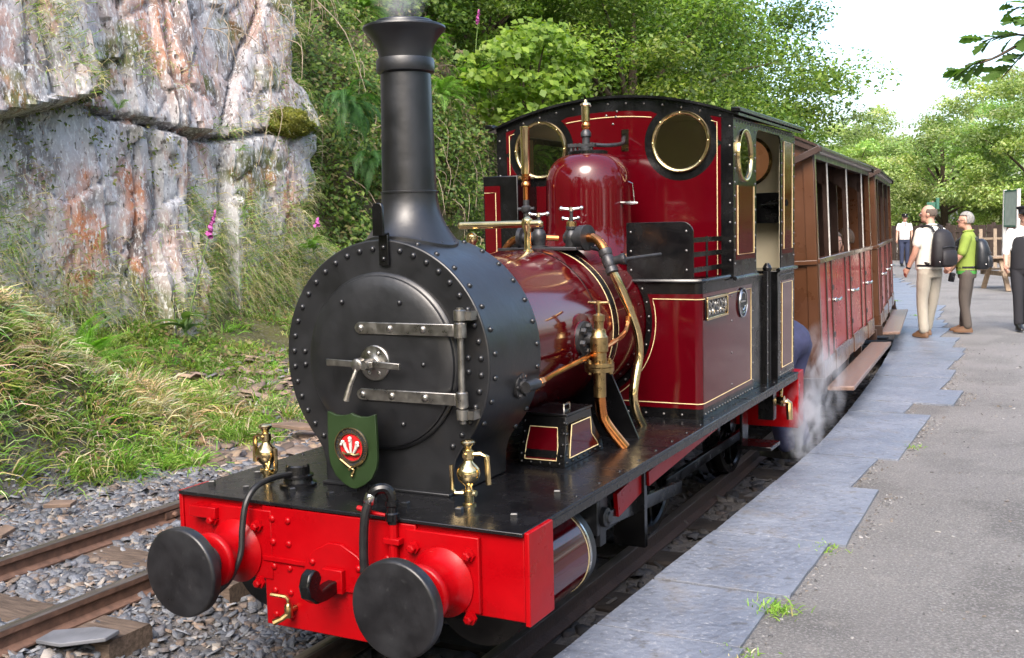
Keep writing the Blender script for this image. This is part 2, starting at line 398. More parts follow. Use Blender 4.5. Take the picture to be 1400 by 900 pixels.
def gcol(x, y, z):
    l = x-tx(y); n = fbm(x*2.1, y*2.1, 4, 11); c = np.zeros((len(x), 3))
    c[:] = (.105, .098, .095)
    g = sstep(-3.3, -4.2, l)+sstep(2, 5, x)*0+sstep(60, 90, y); g = np.clip(g*(.6+n), 0, 1)[:, None]
    c = c*(1-g)+np.array([.075, .075, .028])*g
    return c*(.7+.6*n[:, None])
tag(grid_mesh(xs, ys, gz, gcol, 'ground', 'earth'), kind='structure')

# ---- railway tracks: rails and sleepers
def sweep(prof, x_of, z0, y0, y1, dy):
    n = len(prof); yy = np.arange(y0, y1+1e-6, dy); vs = []; fs = []
    for y in yy:
        for a, b in prof: vs.append((x_of(y)+a, y, z0+b))
    for i in range(len(yy)-1):
        for k in range(n): fs.append((i*n+k, i*n+(k+1) % n, (i+1)*n+(k+1) % n, (i+1)*n+k))
    b = MB(); b.add(vs, fs+[tuple(range(n)), tuple((len(yy)-1)*n+k for k in reversed(range(n)))]); return b
RAILP = [(-.052,-.10),(.052,-.10),(.052,-.092),(.012,-.078),(.010,-.034),(.027,-.026),(.027,-.004),(-.027,-.004),(-.027,-.026),(-.010,-.034),(-.012,-.078),(-.052,-.092)]
RAILT = [(-.027,-.0045),(.027,-.0045),(.026,-.0015),(.022,0),(-.022,0),(-.026,-.0015)]
rnd = random.Random(4)
def track(name, off, z, gh, y0, y1, sl, label, rm='railrust', sm='sleeper'):
    t = bpy.data.objects.new(name, None); COL.objects.link(t); tag(t, label, None, None, 'structure')
    for s in (-1, 1):
        f = lambda y, s=s: txf(y)+off+s*gh
        r = sweep(RAILP, f, z, y0, y1, .5).build('rail', rm, t, smooth=30)
        sweep(RAILT, f, z, y0, y1, .5).build('rail_head', 'railtop', r, smooth=30)
    for ys_ in sl:
        ln, wd = rnd.uniform(.68, .76), rnd.uniform(.10, .125)
        a = rnd.uniform(-.03, .03); cx = txf(ys_)+off
        b = MB(); pts = []
        n = 8
        prof = [(-wd,-.13),(wd,-.13),(wd,-.012),(wd*.86,0),(-wd*.86,0),(-wd,-.012)]
        vs = []; fs = []
        for i in range(n+1):
            x = -ln+2*ln*i/n
            for p, q in prof: vs.append((cx+x, ys_+a*x+p*(1+rnd.uniform(-.05, .05)), z-.10+q+rnd.uniform(-.006, .004)))
        m = len(prof)
        for i in range(n):
            for k in range(m): fs.append((i*m+k, i*m+(k+1) % m, (i+1)*m+(k+1) % m, (i+1)*m+k))
        b.add(vs, fs+[tuple(range(m)), tuple(n*m+k for k in reversed(range(m)))])
        so = b.build('sleeper', sm, t, smooth=25)
        sp = MB()
        for s in (-1, 1):
            for q in (-1, 1): sp.bar((cx+s*gh+q*.06, ys_+.03*q, z-.105), (cx+s*gh+q*.06, ys_+.03*q, z-.075), .03, .022)
        sp.build('spike', rm, so)
    return t
track('main_track', 0, 0., G, -3.5, 34, [-.6+.72*i for i in range(26)], 'narrow gauge track under the locomotive, coloured darker for shade', 'shaderail', 'shadesleeper_joint')
sd = track('siding_track', SID, SIDZ, SIDG, -3.5, 10, [-.75, -.02, .73, 1.52, 2.3, 3.05], 'rusty empty siding track left of the locomotive')
fp = MB()
x0 = SID-SIDG+.012
fp.box(x0, x0+.016, 1.28, 1.62, SIDZ-.075, SIDZ-.035)
for q in (1.34, 1.42, 1.5, 1.57): fp.lathe((x0+.016, q, SIDZ-.055), (1, 0, 0), [(.016, 0), (.016, .018), (.010, .024)], 6)
fp.build('fishplate', 'railrust', sd)

# ---- platform: gravelled tarmac and slate edging slabs
def pedge(y): return txf(y)+.69+.035*min(max(y, 0), 4.6)
yy = np.concatenate([np.arange(-6, 8, .12), np.arange(8, 30, .35), np.arange(30, 62, 2.)]); vs = []; rows = []
uu = np.concatenate([np.arange(0, 3.2, .1), np.linspace(3.3, 14, 20)])
for y in yy:
    e = pedge(y)+.10
    for u in uu: vs.append((e+u, y, .094-.004*u+.012*(float(fbm(u*.8+5, y*.8, 3, 5))-.5)))
nu = len(uu); i = np.arange(len(yy)*nu).reshape(len(yy), nu)
fs = np.stack([i[:-1,:-1].ravel(), i[:-1,1:].ravel(), i[1:,1:].ravel(), i[1:,:-1].ravel()], 1)
vs = np.array(vs); nn = fbm(vs[:,0]*1.1, vs[:,1]*1.1, 4, 21)[:, None]
n4 = fbm(vs[:,0]*.35+vs[:,1]*.1, vs[:,1]*.35, 3, 27)[:, None]; n5 = sstep(.55, .62, fbm(vs[:,0]*2.3, vs[:,1]*2.3, 4, 29))[:, None]
pc = np.array([.19, .182, .174])*(.40+.55*nn+.62*n4)*(1-.25*n5)
plat = npmesh('platform', vs, fs, 'tarmac', None, pc, True); tag(plat, kind='structure')
b = MB()                                            # retaining edge below the slabs
for y in np.arange(-6, 34, .5):
    b.add([(pedge(y)+.06, y, .07), (pedge(y+.5)+.06, y+.5, .07), (pedge(y+.5)+.06, y+.5, -.3), (pedge(y)+.06, y, -.3)], [(0,1,2,3)])
b.build('retaining_wall', 'coachdark', plat, smooth=0)
SL = [(-3.6,-2.5,1.34),(-2.5,-1.5,1.28),(-1.5,-.35,1.38),(-.35,.725,1.27),(.725,1.34,1.30),(1.34,2.18,1.345),(2.18,3.38,1.43),(3.38,4.25,1.24),(4.25,6.05,1.40),(6.05,6.6,1.20)]
y = 6.6
wid = [.84,.68,.76,.70,.80,.86,.74,.78,.70,.84,.76,.80,.70,.8]; k = 0
while y < 30:
    d = rnd.uniform(.48, .85) if y < 16 else rnd.uniform(.9, 1.3)
    SL.append((y, y+d, pedge(y)+wid[k % len(wid)]*(.95 if y < 12 else .8))); y += d; k += 1
bj = MB()
for y in np.arange(-4, 30, .5):
    bj.add([(pedge(y)+.03, y, .1022), (pedge(y+.5)+.03, y+.5, .1022), (pedge(y+.5)+.38, y+.5, .1022), (pedge(y)+.38, y, .1022)], [(0,1,2,3)])
bj.build('joint_bed', 'shadesleeper_joint', plat, smooth=0)
srng = random.Random(12)
for y0, y1, xr in SL:
    g = .0075; n = 5; sk = srng.uniform(-.02, .05); top = .1075+srng.uniform(-.004, .005)
    L = []; Rr = []
    for i in range(n+1):
        q = y0+g+(y1-y0-2*g)*i/n
        L.append((pedge(q)+srng.uniform(-.003, .003), q)); Rr.append((xr+sk*(q-y0)+srng.uniform(-.003, .003), q))
    bot = [((L[0][0]*(1-t)+Rr[0][0]*t), L[0][1]+srng.uniform(0, .004)) for t in (.33, .66)]
    pts = [(a, c, top-.06) for a, c in L[::-1]]+[(a, c, top-.06) for a, c in bot]+[(a, c, top-.06) for a, c in Rr]
    MB().prism(pts, (0, 0, .06)).build('slab', 'slab', plat, bevel=.0015, seg=1, smooth=20)

# ---- slate ballast: too many chips to count
def chips(name, n, fx, size, seed, label, parent=None, flat=.28, cols=None, tilt=.5, dz=0., zf=None):
    rs = np.random.RandomState(seed); x, y = fx(rs, n); n = len(x); z = (zf or gz)(x, y)+dz
    s = size[0]+(size[1]-size[0])*rs.rand(n)**2.6
    ang = np.sort(rs.rand(n, 6)*.75+np.arange(6), 1)*2*PI/6
    rad = s[:, None]*(.65+.6*rs.rand(n, 6)); el = 1+.8*rs.rand(n)
    th = s*(flat*(.5+rs.rand(n)))
    px = rad*np.cos(ang)*el[:, None]; py = rad*np.sin(ang)
    top = np.stack([px*.88, py*.88, np.repeat(th[:, None], 6, 1)], 2); bo = np.stack([px, py, np.repeat(-th[:, None]*.6, 6, 1)], 2)
    P = np.concatenate([top, bo], 1)
    az = rs.rand(n)*2*PI; ca, sa = np.cos(az), np.sin(az); t1 = rs.randn(n)*tilt*.6; t2 = rs.randn(n)*tilt*.6
    X = P[..., 0]*ca[:, None]-P[..., 1]*sa[:, None]; Y = P[..., 0]*sa[:, None]+P[..., 1]*ca[:, None]
    Z = P[..., 2]+X*np.tan(np.clip(t1, -.9, .9))[:, None]+Y*np.tan(np.clip(t2, -.9, .9))[:, None]
    vs = np.stack([X+x[:, None], Y+y[:, None], Z+z[:, None]+(s*.12)[:, None]], 2).reshape(-1, 3)
    base = [(0,1,2,3),(0,3,4,5)]+[(i, 6+i, 6+(i+1) % 6, (i+1) % 6) for i in range(6)]
    fs = (np.array(base)[None]+(np.arange(n)*12)[:, None, None]).reshape(-1, 4)
    pal = np.array(cols or [(.15,.16,.18),(.20,.212,.235),(.10,.106,.12),(.26,.268,.285),(.19,.145,.115),(.14,.152,.175),(.25,.195,.16),(.085,.088,.098),(.21,.222,.25),(.34,.31,.28),(.13,.14,.16),(.17,.18,.205)])
    c = pal[rs.randint(0, len(pal), n)]*(.62+.42*rs.rand(n, 1)); col = np.repeat(c, 12, 0)
    o = npmesh(name, vs, fs, 'stone', parent, col); return tag(o, label, 'ballast', None, 'stuff')
def left_area(rs, n):
    x = -.45-3.7*rs.rand(n*2); y = -1.9+9.*rs.rand(n*2)**1.15; x = x+tx(y)
    keep = np.ones(len(x), bool)
    for c in (SID-SIDG, SID+SIDG, -G): keep &= np.abs(x-tx(y)-c) > .05
    for s in [-.75, -.02, .73, 1.52, 2.3, 3.05]: keep &= ~((np.abs(y-s) < .115) & (np.abs(x-SID) < .72) & (rs.rand(len(x)) < .86))
    g = (x < -3.6)*(fbm(x*1.7, y*1.7, 3, 8) > .45); keep &= ~g
    keep &= ~((x < -3.5) & (y < 3.6))
    return x[keep][:n], y[keep][:n]
chips('slate_ballast', 60000, left_area, (.006, .030), 5, 'grey blue slate chippings around the siding track')
def shale_area(rs, n):
    y = 2.5+6.5*rs.rand(n); x = -2.6-2.4*rs.rand(n)+tx(y); k = ~((y < 3.9) & (x < -3.4)); return x[k], y[k]
chips('shale_litter', 2600, shale_area, (.03, .10), 9, 'brown shale flakes at the foot of the bank', flat=.16, tilt=.35, cols=[(.26,.19,.15),(.22,.16,.12),(.30,.23,.19),(.20,.19,.19),(.34,.25,.17),(.16,.12,.10)], dz=.01)
def right_area(rs, n):
    y = -2+12*rs.rand(n); x = tx(y)-.3+1.15*rs.rand(n); return x, y
chips('cess_ballast', 3500, right_area, (.012, .05), 6, 'stone ballast darkened for shade between rail and platform edge', cols=[(.05,.05,.055),(.08,.075,.07),(.035,.035,.038)])  # stone palette darkened to imitate the shade beside the engine
def grit_area(rs, n):
    y = -2.2+14*rs.rand(n)**1.4; e = np.array([next((c for a, b_, c in SL if a <= q < b_), 1.3) for q in y]); x = e+.012+np.where(rs.rand(n) < .55, np.abs(rs.randn(n))*.05, 2.6*rs.rand(n)); return x, y
chips('platform_grit', 5200, grit_area, (.003, .010), 14, 'loose grit gathered along the slab edge on the platform', cols=[(.26,.25,.24),(.16,.155,.15),(.34,.33,.32),(.20,.17,.14),(.10,.10,.10)], zf=lambda x, y: np.full(np.shape(x), .090), flat=.5)
# bigger loose slates that can be told apart
def slate(loc, pts, th, rot, label, col='slab'):
    P = [(a, c, 0) for a, c in pts]
    o = MB().prism(P, (0, 0, th)).build('slate_slab', col, None, bevel=.004, smooth=20)
    o.location = loc; o.rotation_euler = rot; return tag(o, label, 'slate', 'loose slates beside the siding')
mat('slatebrown', (.16, .11, .08), .75, var=.3, scale=8, bump=.4, bscale=20)
mat('slategrey', (.13, .135, .15), .6, var=.25, scale=6, bump=.4, bscale=18)
slate((-1.22, -.19, .065), [(-.15,-.05),(-.02,-.09),(.15,-.04),(.17,.04),(.04,.08),(-.13,.05)], .018, (.03, -.04, .35), 'large pale grey slate lying beside the near siding rail', 'slategrey')
slate((-3.05, 3.55, .15), [(-.26,-.05),(.0,-.09),(.27,-.04),(.2,.05),(-.1,.07)], .03, (.05, .1, .5), 'long brown slate flake on the gravel behind the front plate', 'slatebrown')
slate((-2.95, 1.15, .115), [(-.09,-.03),(.06,-.05),(.10,.02),(-.03,.05)], .025, (.1, .05, .9), 'brown slate lying on gravel left of the far siding rail', 'slatebrown')
slate((-2.75, .62, .11), [(-.07,-.03),(.05,-.045),(.08,.03),(-.04,.045)], .024, (.1, -.1, 2.), 'dark tan slate close to the left picture edge', 'slatebrown')

# ---- rock cliff
ys = np.arange(1.0, 9.6, .036); zs = np.arange(-.1, 6.2, .036)
Y, Z = np.meshgrid(ys, zs)
Yw = Y+.22*(fbm(Y*1.1, Z*1.1, 3, 31)-.5)*1.2; Zw = Z+.3*(fbm(Y*1.3+9, Z*1.3, 4, 33)-.5)
zl = np.interp(Yw, [1, 3., 3.6, 4.1, 4.25, 4.85, 5.6, 6.0, 6.85, 8.05, 9.6], [2.6, 2.72, 2.86, 3.04, 2.95, 2.86, 2.76, 2.76, 2.9, 3.0, 3.4])
up = Z > zl+.10*(fbm(Y*4, Z*.5, 3, 35)-.5)
dg = Yw-(5.98+.62*(Z-2.76))                                   # diagonal crack
offU = np.where(Yw < 4.15, .50, np.where(Yw < 4.62, .16, np.where(Yw < 5.2, .26, np.where(Yw < 5.75, .36, np.where(dg < 0, .16, .24)))))
offL = np.where(Yw < 4.72, .05+.10*(Yw-3.6), np.where(Yw < 5.02, .20-.25*(Yw-4.72), np.where(Yw < 5.42, .22+.05*(Z-1.5), np.where(Yw < 6.0, .14, .26))))
upw = sstep(-.11, .11, Z-zl-.10*(fbm(Y*4, Z*.5, 3, 35)-.5)); off = offL*(1-upw)+offU*upw
off = off-np.where(up, .13*(Z-zl), .02*(zl-Z))
off = off+np.where((Yw > 4.9) & (Yw < 5.5) & (Z < 1.75), .20*sstep(1.75, 1.1, Z)+.06, 0)
Ye = Yw+.9*(fbm(Z*1.7+2, Z*.3, 3, 57)-.5)+.25*(fbm(Y*4, Z*4, 3, 58)-.5)
off = off-1.1*np.clip(Ye-7.5, 0, None)**1.4-.5*sstep(7.9, 8.4, Ye)
off = off-.16*np.exp(-((Z-zl)/.035)**2)*(Yw < 8.2)-.14*np.exp(-(dg/.03)**2)*up
for yc, z0, z1, wd, dp in ((4.74, 1.2, 2.9, .02, .10), (5.44, .8, 2.8, .025, .12), (6.02, 1., 2.8, .03, .16), (4.18, 3., 6, .04, .2), (5.22, 2.8, 4.2, .03, .14), (4.63, 2.9, 6, .02, .1), (3.55, 3., 6, .03, .08), (7.1, 1.2, 2.9, .015, .06)):
    off = off-dp*np.exp(-((Yw-yc-.10*(Z-2.5))/wd)**2)*(Z > z0)*(Z < z1)
rs = np.random.RandomState(3)
seeds = np.stack([1+8.6*rs.rand(170), -.2+6.4*rs.rand(170)], 1); ov = rs.randn(170)*.022; tv = rs.randn(170, 2)*.035
k, d1, d2 = cells(Yw, Zw, seeds, 1.5, .8); off = off+ov[k]+tv[k, 0]*(Yw-seeds[k, 0])+tv[k, 1]*(Zw-seeds[k, 1])-.035*np.exp(-((d2-d1)/.03)**2)
seeds2 = np.stack([1+8.6*rs.rand(900), -.2+6.4*rs.rand(900)], 1); ov2 = rs.randn(900)*.007; tv2 = rs.randn(900, 2)*.04
k2, e1, e2 = cells(Yw, Zw, seeds2, 1.6, .75); off = off+ov2[k2]+tv2[k2, 0]*(Yw-seeds2[k2, 0])-.008*np.exp(-((e2-e1)/.02)**2)*(fbm(Y*.9, Z*.9, 2, 55) > .5)
off = off+.07*(fbm(Y*1.6, Z*1.6, 4, 37)-.5)+.014*(fbm(Y*12, Z*4, 3, 39)-.5)
Xc = -6.12-.05*(Z-1.5)+off-1.2*sstep(5.2, 6.2, Z)*.8
# colour: grey slate, orange iron staining, pale lichen, moss
gr = np.array([.41, .40, .40]); orr = np.array([.47, .17, .065]); pk = np.array([.37, .225, .18]); dk = np.array([.13, .12, .115]); ms = np.array([.12, .13, .035])
n1 = fbm(Y*1.6, Z*.75, 5, 41); n2 = fbm(Y*3.1, Z*1.2, 4, 43); n3 = fbm(Y*5, Z*5, 4, 45)
C = np.broadcast_to(gr, Y.shape+(3,))*(.70+.6*n2[..., None])
mx = lambda C, c, a: C*(1-a[..., None])+c*a[..., None]
C = mx(C, pk, np.clip(sstep(.48, .66, n1)*.6+up*.30*sstep(.35, .6, n2), 0, .85))
o1 = 1.25*np.exp(-((Yw-4.12-.12*(2.2-Z))/.36)**2)*sstep(2.75, 2.2, Z)*sstep(.7, 1.2, Z)+np.exp(-((Yw-4.70+.05*(Z-1.6))/.14)**2)*sstep(2.8, 2.3, Z)+1.1*np.exp(-((Yw-6.9)/.32)**2-((Z-2.1)/.65)**2)+1.*np.exp(-((Yw-5.25)/.40)**2-((Z-4.1)/.7)**2)+.6*np.exp(-((Yw-4.3)/.2)**2-((Z-3.6)/.6)**2)+.5*np.exp(-((Yw-5.7)/.5)**2-((Z-3.4)/.5)**2)
C = mx(C, orr, np.clip(o1*(.15+1.5*n3), 0, .92))
C = mx(C, np.array([.43, .435, .45]), np.clip(sstep(.50, .66, fbm(Y*2.6, Z*1.1, 5, 47))*.7*(~up)+sstep(.52, .62, n3)*.45, 0, .8))
C = mx(C, dk, np.clip(sstep(.56, .70, fbm(Y*5, Z*2.5, 4, 49))*.8+.75*np.exp(-((Z-zl)/.06)**2)*(Yw < 8), 0, .9))  # dark blotches, plus crevice shade painted along the ledge crack
C = mx(C, ms, np.clip(sstep(.60, .72, fbm(Y*1.9, Z*1.9, 4, 51)+.25*sstep(7.4, 8.4, Yw)+.12*sstep(3.6, 5., Z)*sstep(5.5, 7.5, Y)+.15*sstep(1.5, .6, Z))*.9, 0, .9))
ny, nz_ = len(ys), len(zs); i = np.arange(ny*nz_).reshape(nz_, ny)
fs = np.stack([i[:-1,:-1].ravel(), i[:-1,1:].ravel(), i[1:,1:].ravel(), i[1:,:-1].ravel()], 1)
cl = npmesh('rock_cliff', np.stack([Xc.ravel(), Y.ravel(), Z.ravel()], 1), fs, 'rock', None, C.reshape(-1, 3), True)
cl.data.set_sharp_from_angle(angle=R(38)); tag(cl, 'fractured grey and orange slate rock face beside the railway', None, None, 'structure')
def cliff_x(y, z):
    a = int(np.clip((y-1.)/.036, 0, ny-1)); c = int(np.clip((z+.1)/.036, 0, nz_-1)); return float(Xc[c, a])

# ---- wooded hillside behind and above the cliff
sec = [(-5.0,-.3),(-5.35,.6),(-5.75,1.6),(-6.1,2.8),(-6.6,4.),(-7.3,5.3),(-8.6,6.8),(-11,8.8),(-16,12.5),(-24,17),(-36,23),(-60,32)]
tt = np.linspace(0, len(sec)-1, 78); sl_ = np.interp(tt, range(len(sec)), [s[0] for s in sec]); sz_ = np.interp(tt, range(len(sec)), [s[1] for s in sec])
yh = np.concatenate([np.arange(-40, 0, 2.5), np.arange(0, 24, .16), np.arange(24, 70, 1.2)])
Yh, _ = np.meshgrid(yh, tt, indexing='ij'); Lh = np.broadcast_to(sl_, Yh.shape); Zh = np.broadcast_to(sz_, Yh.shape)
back = 1.3*sstep(.4, 1.6, Yh)*sstep(8.5, 7.5, Yh)*sstep(7.5, 6., Zh)
nh = fbm(Yh*.55, Zh*.6+Lh*.3, 4, 61)-.5; nh2 = fbm(Yh*2.2, Zh*2.2, 4, 63)-.5
fall = 1-sstep(46, 64, Yh)  # hill lengthened out of view as a sun block for the far platform
Xh = tx(np.minimum(Yh, 34))+Lh-back+nh*1.1+nh2*.35; Zz = Zh*fall*(1+.10*nh)+nh2*.25-.4*(1-fall)
hc = np.zeros(Yh.shape+(3,)); hc[:] = (.07, .075, .025); m = sstep(.0, .2, nh2)[..., None]; hc = hc*(1-m)+np.array([.12, .085, .055])*m
nA, nB = Yh.shape; i = np.arange(nA*nB).reshape(nA, nB)
fs = np.stack([i[:-1,:-1].ravel(), i[1:,:-1].ravel(), i[1:,1:].ravel(), i[:-1,1:].ravel()], 1)
tag(npmesh('hillside', np.stack([Xh.ravel(), Yh.ravel(), Zz.ravel()], 1), fs, 'earth', None, hc.reshape(-1, 3), True), kind='structure')
def hill_pt(y, t):
    """point on the hillside at distance y, t along the section"""
    a = int(np.argmin(np.abs(yh-y))); c = int(np.argmin(np.abs(tt-t))); return V((float(Xh[a, c]), float(yh[a]), float(Zz[a, c])))

# ================================================================ LOCOMOTIVE (front of buffer beam y=0, rail top z=0)
L = thing('steam_locomotive', 'maroon narrow gauge tank locomotive with black smokebox and red buffer beam', 'locomotive')
ZC = 1.20; ZP = .69
def line(pts, parent, r=.0024, closed=False):
    if closed: pts = list(pts)+[pts[0]]
    return MB().tube(pts, r, 5).build('lining', 'cream', parent)

# running plate
pl = MB().box(-.775, .775, -.022, 4.12, ZP-.014, ZP)
plate = pl.build('running_plate', 'plateblack', L, bevel=.003)
for s in (-1, 1):
    MB().box(s*.762-.012, s*.762+.012, .18, 4.10, ZP-.048, ZP-.0145).build('valance', 'plateblack', plate, bevel=.002)
nutm = MB().lathe((0,0,0), (0,0,1), [(.017, 0), (.017, .014), (.013, .018)], 4).mesh('bolt', 'smokeblack')
for x, y in ((-.72,.11),(-.53,.10),(-.33,.14),(-.145,.145),(.07,.12),(.213,.13),(.44,.135),(.658,.145),(-.66,.32),(.66,.5)):
    o = bpy.data.objects.new('bolt', nutm); o.location = (x, y, ZP); o.rotation_euler = (0,0,.5+x); link(o, plate)
rivets([((s*.74, y, ZP), (0,0,1)) for s in (-1,1) for y in np.arange(.5, 4, .22)], .008, 'plateblack', plate)
for y in (1.46, 2.9): MB().box(-.774, .774, y, y+.003, ZP, ZP+.0015).build('plate_joint', 'black', plate)

# front buffer beam
bb = MB().box(-.771, .771, 0, .17, .372, ZP-.016).build('buffer_beam', 'red', L, bevel=.005)
MB().box(-.348, .348, -.018, .03, .205, ZP-.018).build('centre_plate', 'red', bb, bevel=.004)
MB().box(-.348, .348, -.028, -.0185, .46, .478).build('plate_seam', 'red', bb, bevel=.002)
for s in (-1, 1):
    e = MB().box(s*.771 if s > 0 else -.791, .791 if s > 0 else -.771, -.006, .185, .362, ZP-.002).build('beam_end', 'red', bb, bevel=.004)
    MB().box(s*.455-.15, s*.455+.15, -.022 , .0, .385, .655).build('buffer_plate', 'red', bb, bevel=.004)
rivets([((x, -.018, z), (0,-1,0)) for x in (-.30,-.225,.225,.30) for z in (.25,.345,.44,.535,.625) if not (x > 0 and z > .6)], .014, 'red', bb, single=True)
MB().box(-.70, -.565, -.045, .0, .60, .645).build('lamp_bracket', 'red', bb, bevel=.003)
# draw hook and its plate
dp = [(-.145,.39),(.145,.39),(.145,.475),(.10,.53),(.03,.565),(-.03,.565),(-.10,.53),(-.145,.475)]
hk = MB().plate(dp, [], FY(-.019, -1), .012).build('drawhook_plate', 'red', bb, bevel=.003)
rivets([((x, -.031, z), (0,-1,0)) for x in (-.105,.105) for z in (.43,.485)], .014, 'red', hk)
ho = [(-.005,.435),(-.06,.435),(-.10,.425),(-.115,.445),(-.10,.475),(-.112,.50),(-.135,.515),(-.16,.50),(-.175,.46),(-.165,.415),(-.13,.385),(-.07,.38),(-.005,.39)]
MB().plate([(a, b) for a, b in ho], [], lambda a, b, d: (-.022+d, a*1.15-.02, b), .044).build('drawhook', 'black', bb, bevel=.008)
MB().box(-.045, .045, -.055, -.03, .385, .475).build('hook_collar', 'red', bb, bevel=.004)
# buffers
def buffer(x):
    f = -.34
    B = MB().lathe((x, -.022, .482), (0,-1,0), [(.125, 0), (.125, .008), (.098, .03), (.088, .06), (.086, .12), (.092, .128), (.105, .131), (.108, .14), (.105, .152), (.098, .158), (.07, .160)], 36).build('buffer', 'red', L, smooth=45)
    MB().lathe((x, -.17, .482), (0,-1,0), [(.066, 0), (.066, .12)], 28).build('ram', 'iron', B)
    MB().lathe((x, f+.062, .482), (0,-1,0), [(.07, -.01), (.13, .002), (.158, .006), (.165, .012), (.1665, .042), (.1655, .048), (.161, .053), (.156, .0545), (.10, .0575), (.0001, .0585)], 56).build('buffer_head', 'buffer', B, smooth=40)
    for sx in (-1, 1):
        for sz in (-1, 1): MB().lathe((x+sx*.112, -.022, .482+sz*.112), (0,-1,0), [(.024, 0), (.024, .014), (.016, .015), (.016, .032), (.010, .036)], 6).build('nut', 'red', B)
    return B
buffer(-.478); buffer(.458)
# drain cock below the plate
ck = MB().cyl((-.205, -.02, .29), (-.205, -.06, .29), .012).lathe((-.205, -.06, .265), (0,0,1), [(.012,0),(.016,.01),(.016,.045),(.009,.055)], 12)
ck.tube([(-.205,-.06,.31),(-.205,-.06,.335),(-.215,-.062,.345),(-.275,-.075,.35)], .007, 6).tube([(-.205,-.065,.28),(-.225,-.08,.262),(-.25,-.095,.25)], [.012,.011,.013], 8)
ck.build('drain_cock', 'dullbrass', L)
# vacuum standpipe, hose and cap
st = MB().tube([(.265,-.035,.672),(.265,-.035,.735),(.262,-.036,.775),(.248,-.045,.80),(.222,-.062,.80),(.205,-.07,.78),(.197,-.074,.755)], .019, 10, smooth=4)
sp = st.build('vacuum_standpipe', 'black', L)
MB().tube([(.265,-.035,.42),(.265,-.035,.675)], .017, 10).build('lower_standpipe', 'red', sp)
MB().box(.232, .30, -.055, -.0225, .455, .485).build('pipe_clip', 'red', sp, bevel=.003)
MB().box(.232, .30, -.055, -.0225, .60, .622).build('pipe_clip', 'red', sp, bevel=.003)
MB().lathe((.265,-.035,.685), (0,0,1), [(.026,0),(.026,.025),(.021,.03),(.021,.05),(.026,.055),(.026,.07)], 12).build('pipe_collar', 'black', sp)
MB().tube([(.245,-.05,.705),(.19,-.055,.71),(.13,-.055,.722)], [.006,.008,.010], 6).build('cock_handle', 'red', sp)
MB().tube([(.199,-.073,.765),(.186,-.085,.72),(.178,-.09,.65),(.175,-.092,.56),(.178,-.092,.48),(.19,-.09,.40),(.22,-.085,.33),(.28,-.06,.29)], .017, 10, smooth=5).build('hose', 'rubber', sp)
MB().lathe((.204,-.071,.782), (-.25,-.2,-.9), [(.019,0),(.022,.01),(.022,.03),(.019,.035)], 10).build('hose_clip', 'brightsteel', sp)
cp = MB().lathe((-.375,.235,ZP), (0,0,1), [(.075,0),(.075,.012),(.06,.018),(.056,.035),(.064,.038),(.064,.046),(.05,.05),(.048,.082),(.042,.088)], 24).build('pipe_cap', 'black', L)
MB().tube([(-.375,.20,.745),(-.38,.10,.752),(-.385,.0,.74),(-.392,-.055,.69),(-.393,-.082,.60),(-.388,-.105,.50),(-.41,-.15,.41),(-.46,-.195,.362),(-.53,-.215,.36)], .0125, 10, smooth=5).build('hose', 'rubber', cp)

# smokebox
RS = .476; Y0, Y1 = .327, .763
a0 = R(-44)
arc = circ(0, ZC, RS, 76, a0, PI-a0)
xe = arc[0][0]; ze = arc[0][1]
right = [(.302, ZP), (.304, .78), (.318, .83)]
outl = right+arc+[(-.318,.83),(-.304,.78),(-.302, ZP)]
sb = MB().prism([(a, Y0, c) for a, c in outl], (0, Y1-Y0, 0)).build('smokebox', 'smokeblack', L, bevel=.007, seg=3, smooth=30)
MB().box(-.30, .30, Y0-.03, Y0, ZP, ZP+.012).build('saddle_flange', 'smokeblack', sb, bevel=.003)
rv = [((.440*math.cos(a), Y0, ZC+.440*math.sin(a)), (0,-1,0)) for a in [R(-46)+i*R(272)/33 for i in range(34)]]
rv += [((s*.385*math.cos(R(a)), Y0, ZC+.385*math.sin(R(a))), (0,-1,0)) for s in (-1,1) for a in (4,-4)]
rivets(rv, .0125, 'smokeblack', sb, single=True, h=.9)
rivets([((RS*math.cos(R(a)), y, ZC+RS*math.sin(R(a))), (math.cos(R(a)),0,math.sin(R(a)))) for y in (Y0+.045, Y1-.035) for a in np.arange(-40, 221, 11.2) if not (72 < a < 108)], .0115, 'smokeblack', sb, single=True, h=.9)
# door
door = MB().lathe((0, Y0, ZC), (0,-1,0), [(.350, -.002), (.350, .010), (.343, .018), (.338, .020), (.335, .030), (.325, .036), (.28, .043), (.20, .051), (.10, .056), (.0001, .057)], 72).build('smokebox_door', 'smokeblack', sb, smooth=30)
rivets([((x, Y0-.05, z), (0,-1,0)) for x, z in ((-.155,1.435),(.115,1.435),(-.235,1.20),(.215,1.20),(-.15,.965),(.115,.965))], .010, 'smokeblack', door)
for z in (1.335, 1.075):
    st_ = MB()
    yA, yB = Y0-.062, Y0-.052
    pts = [(-.085, z-.014), (-.092, z), (-.085, z+.014), (-.07, z+.0235), (.36, z+.0235), (.36, z-.0235), (-.07, z-.0235)]
    st_.plate(pts, [], FY(yA, 1), .014)
    s_ = st_.build('hinge_strap', 'steel', door, bevel=.003)
    rivets([((x, yA, z), (0,-1,0)) for x in (-.06, .075, .225)], .015, 'steel', s_, single=True)
    MB().lathe((.383, Y0-.052, z-.03), (0,0,1), [(.020,0),(.024,.004),(.024,.056),(.020,.06)], 16).build('hinge_knuckle', 'steel', door)
MB().cyl((.383, Y0-.052, .985), (.383, Y0-.052, 1.42), .013, n=12).build('hinge_pin', 'steel', door)
